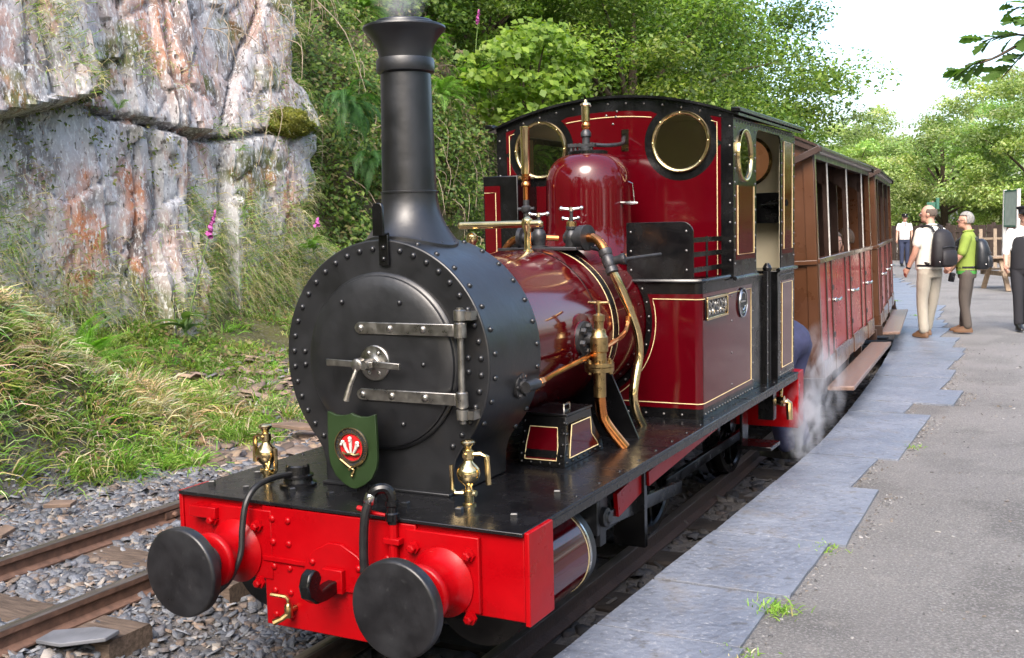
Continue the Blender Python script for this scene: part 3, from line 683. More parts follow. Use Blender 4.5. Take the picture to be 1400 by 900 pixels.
for z in (1.335+.034, 1.075-.078):
    hb = MB().lathe((.383, Y0-.052, z), (0,0,1), [(.018,0),(.024,.004),(.024,.040),(.018,.044)], 16)
    hb.box(.383-.012, .43, Y0-.05, Y0-.001, z+.004, z+.036).build('hinge_bracket', 'steel', door)
hub = MB().lathe((0, Y0-.054, ZC), (0,-1,0), [(.070,0),(.070,.008),(.066,.012),(.03,.014),(.022,.02),(.022,.062),(.018,.068),(.018,.085)], 28).build('door_hub', 'steel', door)
rivets([((.045*math.cos(R(a)), Y0-.066, ZC+.045*math.sin(R(a))), (0,-1,0)) for a in (60, 120, 180, 240, 300, 0)], .010, 'steel', hub)
hd = MB().bar((-.185, Y0-.118, ZC+.004), (.03, Y0-.118, ZC), .012, .026).bar((.0, Y0-.105, ZC+.002), (.145, Y0-.105, ZC-.004), .012, .026)
hd.lathe((-.03, Y0-.105, ZC), (0,-1,0), [(.026,0),(.026,.035),(.018,.04)], 16).build('door_handle', 'steel', door, bevel=.003)
MB().tube([(-.03, Y0-.135, ZC-.01),(-.05, Y0-.16, ZC-.08),(-.065, Y0-.165, ZC-.135)], [.008,.010,.013], 8).build('door_lever', 'steel', door)
# lamp bracket
lb = MB().box(.028-.022, .028+.022, Y0-.016, Y0-.001, 1.575, 1.70).box(.028-.022, .028+.022, Y0-.045, Y0-.001, 1.692, 1.702)
lb.prism([(.028+a, Y0-.05, b) for a, b in ((-.024,1.69),(.024,1.69),(.024,1.80),(.016,1.815),(-.016,1.815),(-.024,1.80))], (0,.014,0)).build('lamp_iron', 'black', sb, bevel=.003)
rivets([((.028, Y0-.016, z), (0,-1,0)) for z in (1.60, 1.645)], .011, 'black', sb)
# steam fitting on the smokebox side
bl = MB().lathe((.458, .60, 1.085), (1,0,-.1), [(.052,0),(.052,.012),(.03,.014),(.03,.03)], 20).lathe((.50,.57,1.085), (.1,1,.05), [(.022,0),(.022,.085),(.016,.09),(.016,.10)], 14)
for a in range(6): bl.lathe((.458, .60+.042*math.cos(a*PI/3), 1.085+.042*math.sin(a*PI/3)), (1,0,-.1), [(.008,.01),(.008,.02)], 6)
ej = bl.build('ejector_flange', 'iron', sb)
MB().lathe((.507,.665,1.09), (.1,1,.08), [(.016,0),(.021,.004),(.021,.03),(.012,.034)], 6).build('union_nut', 'copper', ej)

# chimney: revolved stack with a base that sits down on the smokebox barrel
YC = .553
ch = MB(); n = 48
prof = [(.205,None,.0),(.205,None,.010),(.196,None,.018)]
vs = []; fs = []
def surf(x): return ZC+math.sqrt(max(RS*RS-x*x, 0))
zb = 1.862
rows = []
for r, w_, d in [(.193,1.,.0),(.193,1.,.012),(.185,1.,.018)]:
    rows.append([(r, d, 1.)]*n)
for i in range(13):
    t = i/12; r = .113+.070*(1-t)**2.4; rows.append([(r, .02, t)]*n)
for row in rows:
    for k in range(n):
        a = 2*PI*k/n; r, d, t = row[k]; x, y = r*math.cos(a), r*math.sin(a)*(1.0)
        if row[0][2] == 1. and row[0][1] < .019: z = surf(x)+d
        else: z = (surf(x)+d)*(1-t)+zb*t
        vs.append((x, YC+y, z))
m_ = len(rows)
for i in range(m_-1):
    for k in range(n): fs.append((i*n+k, i*n+(k+1) % n, (i+1)*n+(k+1) % n, (i+1)*n+k))
ch.add(vs, fs)
cb = ch.build('chimney', 'smokeblack', L, smooth=30)
MB().lathe((0,YC,zb-.004), (0,0,1), [(.117,0),(.117,.006),(.111,.009),(.104,.30),(.101,.485)], 48).build('chimney_barrel', 'smokeblack', cb)
MB().lathe((0,YC,2.335), (0,0,1), [(.102,-.005),(.115,.002),(.117,.008),(.117,.047),(.114,.054),(.106,.056)], 48).build('chimney_band', 'smokeblack', cb)
MB().lathe((0,YC,2.386), (0,0,1), [(.104,0),(.105,.012),(.109,.035),(.118,.06),(.133,.083),(.151,.105),(.163,.116),(.166,.122),(.164,.130),(.155,.134),(.122,.138),(.119,.148),(.112,.153),(.090,.153),(.086,.05),(.086,0)], 56, False).build('chimney_cap', 'smokeblack', cb, smooth=35)
rivets([(( .178*math.cos(a), YC+.178*math.sin(a), surf(.178*math.cos(a))+.014), (math.cos(a)*.2,math.sin(a)*.1,1)) for a in [2*PI*(i+.5)/12 for i in range(12)]], .010, 'smokeblack', cb)

# boiler with cladding seams and banding
bo = MB().lathe((0,Y1-.005,ZC), (0,1,0), [(.400,0),(.400,.79)], 80).build('boiler', 'maroon', L)
MB().lathe((0,1.5495,ZC), (0,1,0), [(.398,0),(.4025,.001),(.4025,.36),(.4025,1.12)], 80).build('cladding', 'maroon', bo)
MB().lathe((0,1.546,ZC), (0,1,0), [(.399,0),(.4035,.0005),(.4035,.004),(.399,.0045)], 80, False).build('cladding_seam', 'black', bo)
MB().lathe((0,1.735,ZC), (0,1,0), [(.401,0),(.4065,.001),(.4065,.046),(.401,.047)], 80, False).build('boiler_band', 'black', bo)
for y in (1.720, 1.788): MB().lathe((0,y,ZC), (0,1,0), [(.4015,0),(.4045,.0008),(.4045,.0055),(.4015,.006)], 80, False).build('lining', 'cream', bo)
MB().lathe((0,1.75,.62), (0,1,0), [(.30,0),(.30,.9)], 20).build('ashpan', 'black', L)
# dome
YD = 2.375
dm = MB().lathe((0,YD,1.45), (0,0,1), [(.33,.07),(.30,.10),(.265,.145),(.245,.20),(.238,.26),(.236,.45),(.232,.52),(.220,.565),(.200,.60),(.170,.630),(.130,.648),(.10,.654)], 64).build('steam_dome', 'maroon', L, smooth=50)
MB().lathe((0,YD,2.098), (0,0,1), [(.100,0),(.112,.002),(.112,.020),(.100,.024),(.06,.026)], 40).build('dome_cap', 'black', dm)
sv = MB()
for x in (-.085, -.06, -.035, .035): sv.cyl((x, YD-.03, 2.12), (x, YD-.03, 2.165), .010, n=8)
sv.bar((-.10, YD-.03, 2.155), (.06, YD-.03, 2.15), .03, .018)
sv.lathe((.0, YD-.02, 2.12), (0,0,1), [(.035,0),(.035,.02),(.022,.03),(.022,.075),(.030,.08),(.030,.10),(.016,.12)], 14)
sv.tube([(.03,YD-.02,2.155),(.10,YD+.05,2.15),(.14,YD+.16,2.165),(.11,YD+.26,2.20),(.10,YD+.30,2.21)], .011, 8, smooth=3)
sv.build('safety_valve', 'iron', dm)
MB().lathe((.0, YD-.02, 2.235), (0,0,1), [(.016,0),(.024,.012),(.026,.028),(.018,.045)], 14).build('whistle_nut', 'copper', dm)
MB().lathe((.0, YD-.02, 2.275), (0,0,1), [(.014,0),(.024,.006),(.024,.09),(.030,.094),(.028,.105),(.010,.112),(.008,.125),(.0001,.128)], 16).build('whistle', 'brass', dm)
lv = MB().tube([(.225,YD-.08,1.83),(.29,YD-.10,1.825),(.33,YD-.10,1.825)], [.008,.012,.006], 8).tube([(.31,YD-.10,1.825),(.30,YD-.10,1.93),(.27,YD-.08,1.94)], .004, 6)
lv.build('regulator_rod', 'brightsteel', dm)
# brass whistle on the left and its pipe
wp = MB().tube([(-.20,2.17,1.715),(-.27,2.17,1.715),(-.285,2.17,1.73),(-.285,2.17,1.80)], .017, 10)
wp.lathe((-.285,2.17,1.79), (0,0,1), [(.022,0),(.03,.012),(.03,.03),(.018,.04),(.018,.07)], 10).cyl((-.335,2.17,1.81), (-.235,2.17,1.81), .010, n=8).lathe((-.215,2.17,1.715), (1,0,0), [(.026,0),(.026,.02)], 6)
wb = wp.build('whistle_pipe', 'iron', L)
MB().lathe((-.285,2.17,1.86), (0,0,1), [(.016,0),(.017,.07),(.026,.075),(.026,.09),(.02,.10),(.027,.115),(.027,.13),(.016,.14)], 14).build('whistle_union', 'copper', wb)
MB().lathe((-.285,2.17,1.995), (0,0,1), [(.018,0),(.025,.006),(.025,.245),(.028,.25),(.027,.265),(.0001,.27)], 18).build('whistle_bell', 'brass', wb)

# brass handrail across the boiler top
hr = MB().cyl((-.315,1.5,1.725), (.12,1.5,1.725), .0185, n=18)
hr.ball((-.315,1.5,1.725), .0185); hr.ball((.12,1.5,1.725), .0185)
hrl = hr.build('handrail', 'brass', L)
for x in (-.255, .055):
    MB().lathe((x,1.5,surf(x)-.085), (0,0,1), [(.03,0),(.03,.008),(.019,.014),(.017,.03),(.016,.09),(.018,.11),(.026,.125),(.030,.142),(.026,.16),(.012,.172),(.0001,.174)], 16).build('rail_post', 'brass', hrl)
# steam valves on the boiler top
def wheel_valve(x, y, z0, m, parent, h=.13, wr=.045):
    b = MB().lathe((x,y,z0), (0,0,1), [(.045,0),(.045,.012),(.03,.016),(.033,.04),(.040,.06),(.033,.085),(.022,.10),(.026,.104),(.026,.118),(.016,.124),(.010,.128),(.008,h+.03)], 14)
    v = b.build('steam_valve', 'iron', parent)
    w_ = MB().tube([(x-wr,y-.01,z0+h+.035),(x,y,z0+h+.03),(x+wr,y+.01,z0+h+.035)], [.008,.007,.008], 8)
    w_.ball((x-wr,y-.01,z0+h+.035), .012, 8, 6).ball((x+wr,y+.01,z0+h+.035), .012, 8, 6).lathe((x,y,z0+h+.02), (0,0,1), [(.013,0),(.013,.02)], 8)
    w_.build('valve_handle', 'brightsteel', v); return v
v1 = wheel_valve(-.02, 1.78, 1.60, 'iron', L, .14)
MB().lathe((-.105,1.78,1.655), (-1,0,0), [(.03,-.08),(.03,0),(.056,.002),(.056,.024),(.03,.028)], 18).build('valve_flange', 'iron', v1)
MB().tube([(-.13,1.78,1.655),(-.20,1.80,1.63),(-.27,1.84,1.56),(-.32,1.86,1.46)], .019, 10, smooth=4).build('steam_pipe', 'copper', v1)
v2 = wheel_valve(.09, 1.93, 1.595, 'iron', L, .12, .038)
v3 = wheel_valve(.135, 1.84, 1.59, 'iron', L, .175, .052)
MB().lathe((.10,1.85,1.65), (1,-.25,0), [(.03,0),(.034,.05),(.034,.09),(.064,.092),(.064,.118),(.066,.119),(.066,.140),(.03,.145)], 22).build('valve_flange', 'iron', v3)
MB().lathe((.135,1.84,1.70), (0,0,1), [(.020,0),(.026,.004),(.026,.03),(.020,.034)], 6).build('gland_nut', 'dullbrass', v3)
MB().tube([(.0,1.80,1.655),(.06,1.84,1.65)], .015, 8).build('balance_pipe', 'copper', v3)
MB().box(-.22, .22, 1.70, 1.98, 1.590, 1.606).build('manifold_pad', 'iron', L, bevel=.003)
sp_ = MB().tube([(.235,1.815,1.65),(.28,1.80,1.645),(.325,1.775,1.615),(.355,1.755,1.575)], .024, 14, smooth=4).build('main_steam_pipe', 'copper', L)
MB().lathe((.345,1.76,1.592), (.30,-.16,-.62), [(.024,0),(.034,.006),(.034,.03),(.028,.04),(.032,.05),(.032,.085),(.026,.10),(.032,.105),(.032,.13),(.024,.135)], 14).lathe((.37,1.75,1.53), (1,.2,.2), [(.02,0),(.024,.06),(.03,.07),(.03,.085),(.012,.09)], 10).cyl((.42,1.76,1.54), (.56,1.98,1.56), .008, n=8).build('pipe_joint', 'iron', sp_)
MB().tube([(.385,1.735,1.51),(.425,1.76,1.41),(.452,1.83,1.28),(.466,1.89,1.16),(.468,1.90,1.05),(.46,1.86,.93),(.458,1.84,.85),(.462,1.87,.77),(.472,1.93,ZP)], .0235, 14, smooth=5).build('lower_steam_pipe', 'brass', sp_)
MB().tube([(.24,1.83,1.60),(.30,1.86,1.58),(.36,1.86,1.54),(.40,1.90,1.52)], .010, 8, smooth=3).build('oil_pipe', 'rubber', sp_)
# clack valve, feed pipes
cv = MB().lathe((.392,1.345,1.195), (1,-.05,0), [(.115,-.01),(.115,.006),(.085,.010),(.082,.014)], 28).build('clack_valve', 'maroon', L)
fl = MB().lathe((.405,1.343,1.195), (1,-.05,0), [(.080,0),(.080,.018),(.03,.022),(.028,.06)], 24)
for a in range(6): fl.lathe((.425, 1.34+.057*math.cos(a*PI/3+.3), 1.195+.057*math.sin(a*PI/3+.3)), (1,-.05,0), [(.016,-.002),(.016,.014),(.010,.02)], 6)
fl.build('clack_flange', 'iron', cv)
MB().lathe((.49,1.335,1.085), (0,0,1), [(.034,0),(.034,.05),(.042,.055),(.042,.12),(.034,.13),(.030,.155),(.022,.16),(.022,.19),(.028,.193),(.028,.22),(.016,.225),(.008,.23),(.007,.275)], 16).lathe((.43,1.34,1.195), (1,-.05,0), [(.022,0),(.03,.05)], 12).build('valve_body', 'dullbrass', cv)
MB().tube([(.44,1.335,1.362),(.49,1.335,1.36),(.54,1.335,1.362)], [.007,.008,.007], 8).lathe((.49,1.335,1.35), (0,0,1), [(.011,0),(.011,.02)], 8).build('valve_handle', 'dullbrass', cv)
ff = MB().lathe((.49,1.335,1.048), (0,0,1), [(.066,0),(.068,.004),(.068,.020),(.060,.022),(.068,.024),(.068,.040),(.05,.043)], 24)
for a in range(6): ff.lathe((.49+.056*math.cos(a*PI/3), 1.335+.056*math.sin(a*PI/3), 1.038), (0,0,1), [(.009,0),(.009,.065)], 6)
ff.build('feed_flange', 'dullbrass', cv)
MB().lathe((.49,1.335,.93), (0,0,1), [(.029,0),(.029,.12)], 14).build('feed_sleeve', 'dullbrass', cv)
MB().tube([(.49,1.335,.94),(.492,1.338,.88),(.50,1.345,.83),(.53,1.36,.775),(.565,1.382,.72),(.585,1.395,ZP)], .026, 14, smooth=5).build('feed_pipe', 'copper', cv)
MB().tube([(.515,.70,1.095),(.50,.80,1.10),(.475,1.05,1.11),(.46,1.26,1.12),(.455,1.42,1.13),(.452,1.62,1.155),(.448,1.75,1.18),(.446,1.80,1.215),(.446,1.81,1.26)], .0125, 10, smooth=4).build('injector_pipe', 'copper', cv)
# boiler bearer
MB().prism([(.20,1.60,ZP),(.575,1.60,ZP),(.43,1.60,1.02),(.40,1.60,1.10),(.20,1.60,1.0)], (0,.012,0)).build('boiler_bearer', 'black', L, bevel=.002)

# sandboxes (flared boxes on the running plate)
def sandbox(s):
    def ring(z, x0, x1, y0, y1): return [(s*x0,y0,z),(s*x1,y0,z),(s*x1,y1,z),(s*x0,y1,z)]
    lv_ = [(0.,0.,0.,.06),(.05,0.,0.,.045),(.09,.012,.0,-.0),(.13,.02,.005,-.03),(.17,.025,.008,-.048),(.212,.028,.01,-.055)]
    vs = []; fs = []
    for z, f, x, bk in lv_: vs += ring(ZP+z, .285+x, .505-x, .905+f*1.6, 1.27+bk)
    for i in range(len(lv_)-1):
        for k in range(4): fs.append((i*4+k, i*4+(k+1) % 4, (i+1)*4+(k+1) % 4, (i+1)*4+k))
    m = len(lv_)-1
    B = MB().add(vs, fs+[(0,1,2,3), (m*4,m*4+1,m*4+2,m*4+3)]).build('sandbox', 'black', L, bevel=.003)
    MB().box(min(s*.288, s*.50), max(s*.288, s*.50), .945, 1.222, ZP+.213, ZP+.224).build('lid', 'black', B, bevel=.002)
    MB().tube([(s*.42,1.09,ZP+.224),(s*.42,1.09,ZP+.238),(s*.42,1.15,ZP+.238),(s*.42,1.15,ZP+.224)], .005, 6).build('lid_handle', 'brightsteel', B)
    if s > 0:
        P = [(.5065,.952,ZP+.035),(.5065,1.262,ZP+.035),(.5065,1.245,ZP+.055),(.507,1.19,ZP+.10),(.505,1.178,ZP+.175),(.505,.978,ZP+.175),(.5065,.962,ZP+.10)]
        MB().prism([(.504, a[1], a[2]) for a in P], (.0035,0,0)).build('side_panel', 'maroon', B)
        line([(.5085, a[1], a[2]) for a in P], B, closed=True)
        Q = [(.318,ZP+.03),(.468,ZP+.03),(.468,ZP+.085),(.458,ZP+.165),(.328,ZP+.165),(.318,ZP+.085)]
        def fy(z): return .905+1.6*np.interp(z-ZP, [0,.05,.09,.13,.17,.212],[0,0,.012,.02,.025,.028])
        MB().add([(x, fy(z)-.0025, z) for x, z in Q], [(0,1,2,5),(5,2,3,4)]).build('front_panel', 'maroon', B, smooth=60)
        line([(x, fy(z)-.003, z) for x, z in Q], B, closed=True)
        rivets([((.506,y,ZP+.018), (1,0,0)) for y in np.arange(.93,1.31,.06)]+[((x,.905,ZP+.016),(0,-1,0)) for x in np.arange(.30,.50,.045)]+[((.488,fy(z)-.001,z),(0,-1,0)) for z in np.arange(ZP+.05,ZP+.2,.045)]+[((.30,fy(z)-.001,z),(0,-1,0)) for z in np.arange(ZP+.05,ZP+.2,.045)]+[((.505,.935,z),(1,0,0)) for z in np.arange(ZP+.05,ZP+.2,.045)], .008, 'black', B)
    return B
sandbox(1); sandbox(-1)

# displacement lubricators
def lubricator(x, y, s):
    z = ZP
    b = MB().lathe((x,y,z), (0,0,1), [(.026,0),(.026,.006),(.018,.010),(.018,.035),(.022,.038),(.022,.055),(.015,.06),(.017,.075),(.030,.085),(.041,.10),(.045,.12),(.041,.138),(.030,.152),(.018,.162),(.016,.172),(.022,.176),(.022,.205),(.014,.210),(.018,.222),(.027,.230),(.028,.238),(.022,.244),(.010,.246)], 24)
    o = b.build('lubricator', 'brass', L, smooth=50)
    a = MB().tube([(x,y,z+.046),(x-s*.05,y-.015,z+.045),(x-s*.062,y-.018,z+.06),(x-s*.064,y-.018,z+.15)], [.008,.008,.008,.008], 8)
    a.tube([(x,y,z+.19),(x+s*.045,y+.01,z+.195),(x+s*.07,y+.015,z+.185),(x+s*.074,y+.016,z+.08)], [.009,.009,.010,.011], 8).cyl((x,y-.03,z+.19), (x,y+.02,z+.19), .009, n=8).cyl((x+s*.03,y,z+.046), (x-s*.03,y,z+.046), .011, n=8)
    a.build('lubricator_handle', 'brass', o); return o
lubricator(.425, .235, 1); lubricator(-.525, .225, -1)

# headboard: green shield with a crest
XS, YS = -.066, .19
H = [(-.112,.29),(-.075,.278),(-.04,.277),(-.012,.283),(0,.289),(.012,.283),(.04,.277),(.075,.278),(.112,.29),(.115,.20),(.115,.12),(.108,.085),(.085,.045),(.05,.018),(.02,.004),(0,0),(-.02,.004),(-.05,.018),(-.085,.045),(-.108,.085),(-.115,.12),(-.115,.20)]
hb = MB().plate([(XS+a, .715+b*1.03) for a, b in H], [], FY(YS, 1), .014).build('headboard', 'shield', L, bevel=.002)
MB().box(XS+.0, XS+.05, YS+.02, YS+.035, ZP, .86).box(XS-.01, XS+.07, YS, YS+.07, ZP, ZP+.008).build('headboard_bracket', 'black', hb)
cx, cz = XS+.0, .715+.165
MB().lathe((cx,YS,cz), (0,-1,0), [(.058,0),(.058,.004),(.0001,.005)], 40).build('crest_field', 'crestred', hb)
MB().lathe((cx,YS,cz), (0,-1,0), [(.076,0),(.077,.006),(.072,.009),(.072,.006),(.058,.006),(.058,.009),(.054,.010),(.053,.004)], 48, False).build('crest_garter', 'iron', hb)
for r in (.0755, .0560): MB().tube([(cx+r*math.cos(a), YS-.009, cz+r*math.sin(a)) for a in [2*PI*i/40 for i in range(41)]], .0022, 5).build('garter_edge', 'dullbrass', hb)
word = 'TALYLLYN RAILWAY COMPANY'
for i, c in enumerate(word):
    if c == ' ': continue
    a = R(232-284*i/(len(word)-1)); p = V((cx+.0655*math.cos(a), YS-.0075, cz+.0655*math.sin(a)))
    text(c, 'crest_letter', .0145, .0008, 'dullbrass', hb, Matrix.Translation(p) @ Matrix.Rotation(R(90), 4, 'X') @ Matrix.Rotation(a-PI/2, 4, 'Z'))
for sx, lean in ((-1,.55),(0,0),(1,.55)):
    f = MB()
    b0 = V((cx+sx*.006, YS-.008, cz-.030)); t0 = V((cx+sx*.030, YS-.010, cz+.016+(0.016 if sx == 0 else 0)))
    f.tube([b0, b0.lerp(t0,.5)+V((sx*.004,-.001,0)), t0], [.004,.006,.007], 8, smooth=3)
    f.ball(t0+V((sx*.004,-.004,.004)), (.0095,.006,.008), 10, 6); f.ball(t0+V((sx*.010,-.007,-.005)), (.0055,.005,.006), 8, 6)
    f.build('crest_feather', 'white', hb)
MB().tube([(cx-.04,YS-.009,cz-.022),(cx-.02,YS-.013,cz-.028),(cx,YS-.014,cz-.024),(cx+.02,YS-.013,cz-.028),(cx+.04,YS-.009,cz-.022)], .005, 6, smooth=3).build('crest_ribbon', 'dullbrass', hb)
MB().tube([(cx-.052,YS-.009,cz-.05),(cx-.01,YS-.011,cz-.075),(cx+.012,YS-.011,cz-.088),(cx,YS-.010,cz-.105)], .0045, 6, smooth=3).tube([(cx+.052,YS-.009,cz-.05),(cx+.01,YS-.012,cz-.075),(cx-.012,YS-.012,cz-.088)], .0045, 6, smooth=3).ball((cx,YS-.009,cz-.112), .006, 8, 6).build('crest_buckle', 'dullbrass', hb)
mat('rivetglint', (.16, .155, .15), .3, metal=.8, var=.2, scale=30)  # lighter than the black plates, standing in for glints on rivet heads

# ---- right side tank with coal plate
XT = .708; YT = 2.17; ZT = 1.407; YTB = 3.20
def rcorner(x0, x1, y0, y1, r, n=7):
    return [(x0,y0)]+[(x1-r+r*math.cos(a), y0+r+r*math.sin(a)) for a in [-PI/2+PI/2*i/n for i in range(n+1)]]+[(x1,y1),(x0,y1)]
tk = MB().prism([(x,y,ZP) for x,y in rcorner(.43, XT, YT, YTB, .035)], (0,0,ZT-ZP)).build('side_tank', 'black', L, smooth=40)
# front plate closing in round the boiler
fpo = [(.44,ZP+.002),(.44,ZT-.004)]+[(.408*math.cos(a), ZC+.408*math.sin(a)) for a in [R(30)-R(95)*i/24 for i in range(25)]]+[(.17,ZP+.002)]
MB().plate(fpo, [], FY(YT+.002, 1), .02).build('front_plate', 'black', tk)
def arcp(r, a0, a1, n): return [(r*math.cos(a), ZC+r*math.sin(a)) for a in [R(a0)+(R(a1)-R(a0))*i/(n-1) for i in range(n)]]
ap = [p for p in arcp(.442, 19, -60, 22) if p[1] > .745]
pan = [(XT-.034,.745),(XT-.034,1.345)]+ap+[(ap[-1][0],.745)]
MB().plate(pan, [], FY(YT, -1), .002).build('tank_panel', 'maroon', tk)
# side panel wraps round the corner
cor = [(XT-.035+.037*math.cos(a), YT+.035+.037*math.sin(a)) for a in [-PI/2+PI/2*i/8 for i in range(9)]]
vs = []; fs = []
for x, y in cor+[(XT+.002, YTB-.045)]: vs += [(x,y,.745),(x,y,1.345)]
fs = [(2*i,2*i+2,2*i+3,2*i+1) for i in range(len(cor))]
MB().add(vs, fs).build('tank_panel', 'maroon', tk, smooth=60)
al = [p for p in arcp(.462, 15, -60, 22) if p[1] > .772]
yl = YT-.0035
line([(XT-.03,yl,1.318)]+[(a,yl,b) for a,b in al]+[(al[-1][0],yl,.772),(XT-.03,yl,.772)]+[(XT-.035+.040*math.cos(a), YT+.035+.040*math.sin(a), .772) for a in (-PI/3,-PI/6,0)]+[(XT+.004,YTB-.07,.772),(XT+.004,YTB-.07,1.318)]+[(XT-.035+.040*math.cos(a), YT+.035+.040*math.sin(a), 1.318) for a in (0,-PI/6,-PI/3)], tk, closed=True)
rivets([((XT,y,ZP+.022),(1,0,0)) for y in np.arange(2.23,3.18,.052)]+[((x,YT,ZP+.022),(0,-1,0)) for x in (.30,.40,.50,.60)]+[((a,YT,b),(0,-1,0)) for a,b in arcp(.424,24,-58,9)]+[((XT+.002,y,z),(1,0,0)) for y in (2.72,) for z in (.80,.98,1.16,1.30)]+[((XT,YTB-.018,z),(1,0,0)) for z in np.arange(.76,1.40,.105)], .0075, 'rivetglint', tk)
MB().tube([(.30,YT-.006,ZT+.006),(XT-.03,YT-.006,ZT+.006),(XT-.005,YT+.01,ZT+.006),(XT+.006,YT+.04,ZT+.006),(XT+.006,3.22,ZT+.006)], .013, 8).build('tank_beading', 'black', tk)
cp_ = [(.30,ZT+.012),(.668,ZT+.012),(.668,1.66)]+[(.668-.06+.06*math.cos(a), 1.66+.06*math.sin(a)) for a in [PI/2*i/6 for i in range(7)]][1:]+[(.30,1.72)]
cpl = MB().plate(cp_, [], FY(YT+.004, 1), .008).build('coal_plate', 'black', tk, bevel=.002)
rivets([((x,YT+.004,z),(0,-1,0)) for x in (.325,.63) for z in (1.47,1.57,1.67)], .0078, 'rivetglint', cpl)
for z in (1.455, 1.535, 1.61): MB().box(.660, .668, YT+.0125, 2.68, z, z+.026).build('coal_rail', 'black', tk)
MB().box(.656, .6595, 2.42, 2.45, ZT, 1.64).build('rail_stay', 'black', tk)
# name plate
yn0, yn1, zn0, zn1 = 2.215, 2.60, 1.205, 1.325
np_ = MB().box(XT+.0025, XT+.012, yn0, yn1, zn0, zn1).build('name_plate', 'black', tk, bevel=.003)
f = MB()
for a in ((yn0,yn1,zn0,zn0+.014),(yn0,yn1,zn1-.014,zn1),(yn0,yn0+.014,zn0+.0145,zn1-.0145),(yn1-.014,yn1,zn0+.0145,zn1-.0145)): f.box(XT+.0125, XT+.021, *a)
f.build('plate_border', 'brass', np_, bevel=.002)
MX = lambda x,y,z: Matrix.Translation((x,y,z)) @ Matrix(((0,0,1,0),(1,0,0,0),(0,1,0,0),(0,0,0,1)))
t_ = text('DOLGOCH', 'name_lettering', .090, .004, 'brightsteel', np_, MX(XT+.0145, (yn0+yn1)/2, (zn0+zn1)/2-.002) @ Matrix.Diagonal((.345/.40,1.0,1,1)))
_w = max(v.co.x for v in t_.data.vertices)-min(v.co.x for v in t_.data.vertices); t_.scale = (.335/_w, 1.2, 1)
# round works plate with raised arcs
wpz, wpy = 1.248, 2.93
wpl = MB().lathe((XT+.002,wpy,wpz), (1,0,0), [(.085,0),(.087,.006),(.083,.012),(.076,.012),(.074,.007),(.0001,.007)], 40).build('works_plate', 'iron', tk)
f = MB().tube([(XT+.012, wpy+.082*math.cos(a), wpz+.082*math.sin(a)) for a in [2*PI*i/40 for i in range(41)]], .005, 6)
for r, a0_, a1_ in ((.060,20,160),(.060,200,340),(.042,210,330)): f.tube([(XT+.010, wpy+r*math.cos(R(a)), wpz+r*math.sin(R(a))) for a in np.linspace(a0_,a1_,14)], .005, 5)
f.box(XT+.009, XT+.013, wpy-.05, wpy+.05, wpz+.002, wpz+.012)
f.build('plate_relief', 'brightsteel', wpl)

# ---- tall box on the left
lbx = MB().prism([(x,y,ZP) for x,y in [(-.47,2.43),(-.70,2.43),(-.70,3.2),(-.47,3.2)]], (0,0,2.012-ZP)).build('tool_box', 'black', L, bevel=.006)
MB().box(-.69, -.585, 2.4275, 2.4295, .8, 1.955).build('box_panel', 'maroon', lbx)
line([(-.69,2.426,1.915),(-.615,2.426,1.915),(-.615,2.426,.82)], lbx)
lt2 = MB().box(-XT, -.30, YT+.26, 3.2, ZP, 1.4).build('far_side_tank', 'black', L, bevel=.01)

# ---- cab
XC = .735; YF = 2.68; YB = 4.16; ZE = 2.30; ZA = 2.435; RR = (XC**2+(ZA-ZE)**2)/(2*(ZA-ZE))
def roofz(x): return ZA-RR+math.sqrt(RR*RR-x*x)
xs_ = np.linspace(-XC, XC, 25)
outl = [(-XC,1.40),(XC,1.40)]+[(float(x), roofz(float(x))) for x in xs_[::-1]]
wl, wr_ = circ(-.4365,2.165,.152,40), circ(.4365,2.165,.152,40)
slot = [(.08,2.13),(.125,2.13),(.125,2.255),(.08,2.255)]
cab = MB().plate(outl, [wl[::-1], wr_[::-1], slot[::-1]], FY(YF,1), .008).build('cab', 'black', L)
# maroon field between the black borders
fld = [(-.665,1.40),(.665,1.40),(.665,2.255),(.62,2.262)]+[(float(x), roofz(float(x))-.085) for x in np.linspace(.60,-.60,21)]+[(-.62,2.262),(-.665,2.255)]
h1, h2 = circ(-.4365,2.165,.215,48), circ(.4365,2.165,.215,48)
import itertools
def inside(p, c, r): return (p[0]-c[0])**2+(p[1]-c[1])**2 < r*r
# central panel bounded by the black rings round the spectacles, plus one strip each side
cen = []
top = [(float(x), roofz(float(x))-.075) for x in np.linspace(.225,-.225,15)]
cr_ = [(.4365-.215*math.cos(a), 2.165+.215*math.sin(a)) for a in np.linspace(R(48),R(-90),22)]
cl_ = [(-a,b) for a,b in cr_][::-1]
cen = cl_[:0]
right_e = [p for p in cr_ if p[0] > -9]
poly = [(.665,1.41)]+[(.665,1.935)]+[(.4365+.215*math.cos(a), 2.165+.215*math.sin(a)) for a in np.linspace(R(-45),R(-90),8)][:0]
lowtop = [(.4365+.215*math.cos(a), 2.165+.215*math.sin(a)) for a in np.linspace(R(-10),R(-170),26)]
pr_ = [(.665,1.41),(.665,2.14)]+lowtop+[(.4365+.215*math.cos(a), 2.165+.215*math.sin(a)) for a in np.linspace(R(-176),R(-230),10)]+[(.26,roofz(.26)-.072)]
full = pr_+[(x,roofz(x)-.072) for x in (.13,0,-.13)]+[(-a,b) for a,b in pr_[::-1]]
MB().plate(full, [slot[::-1]], FY(YF,-1), .002).build('cab_panel', 'maroon', cab)
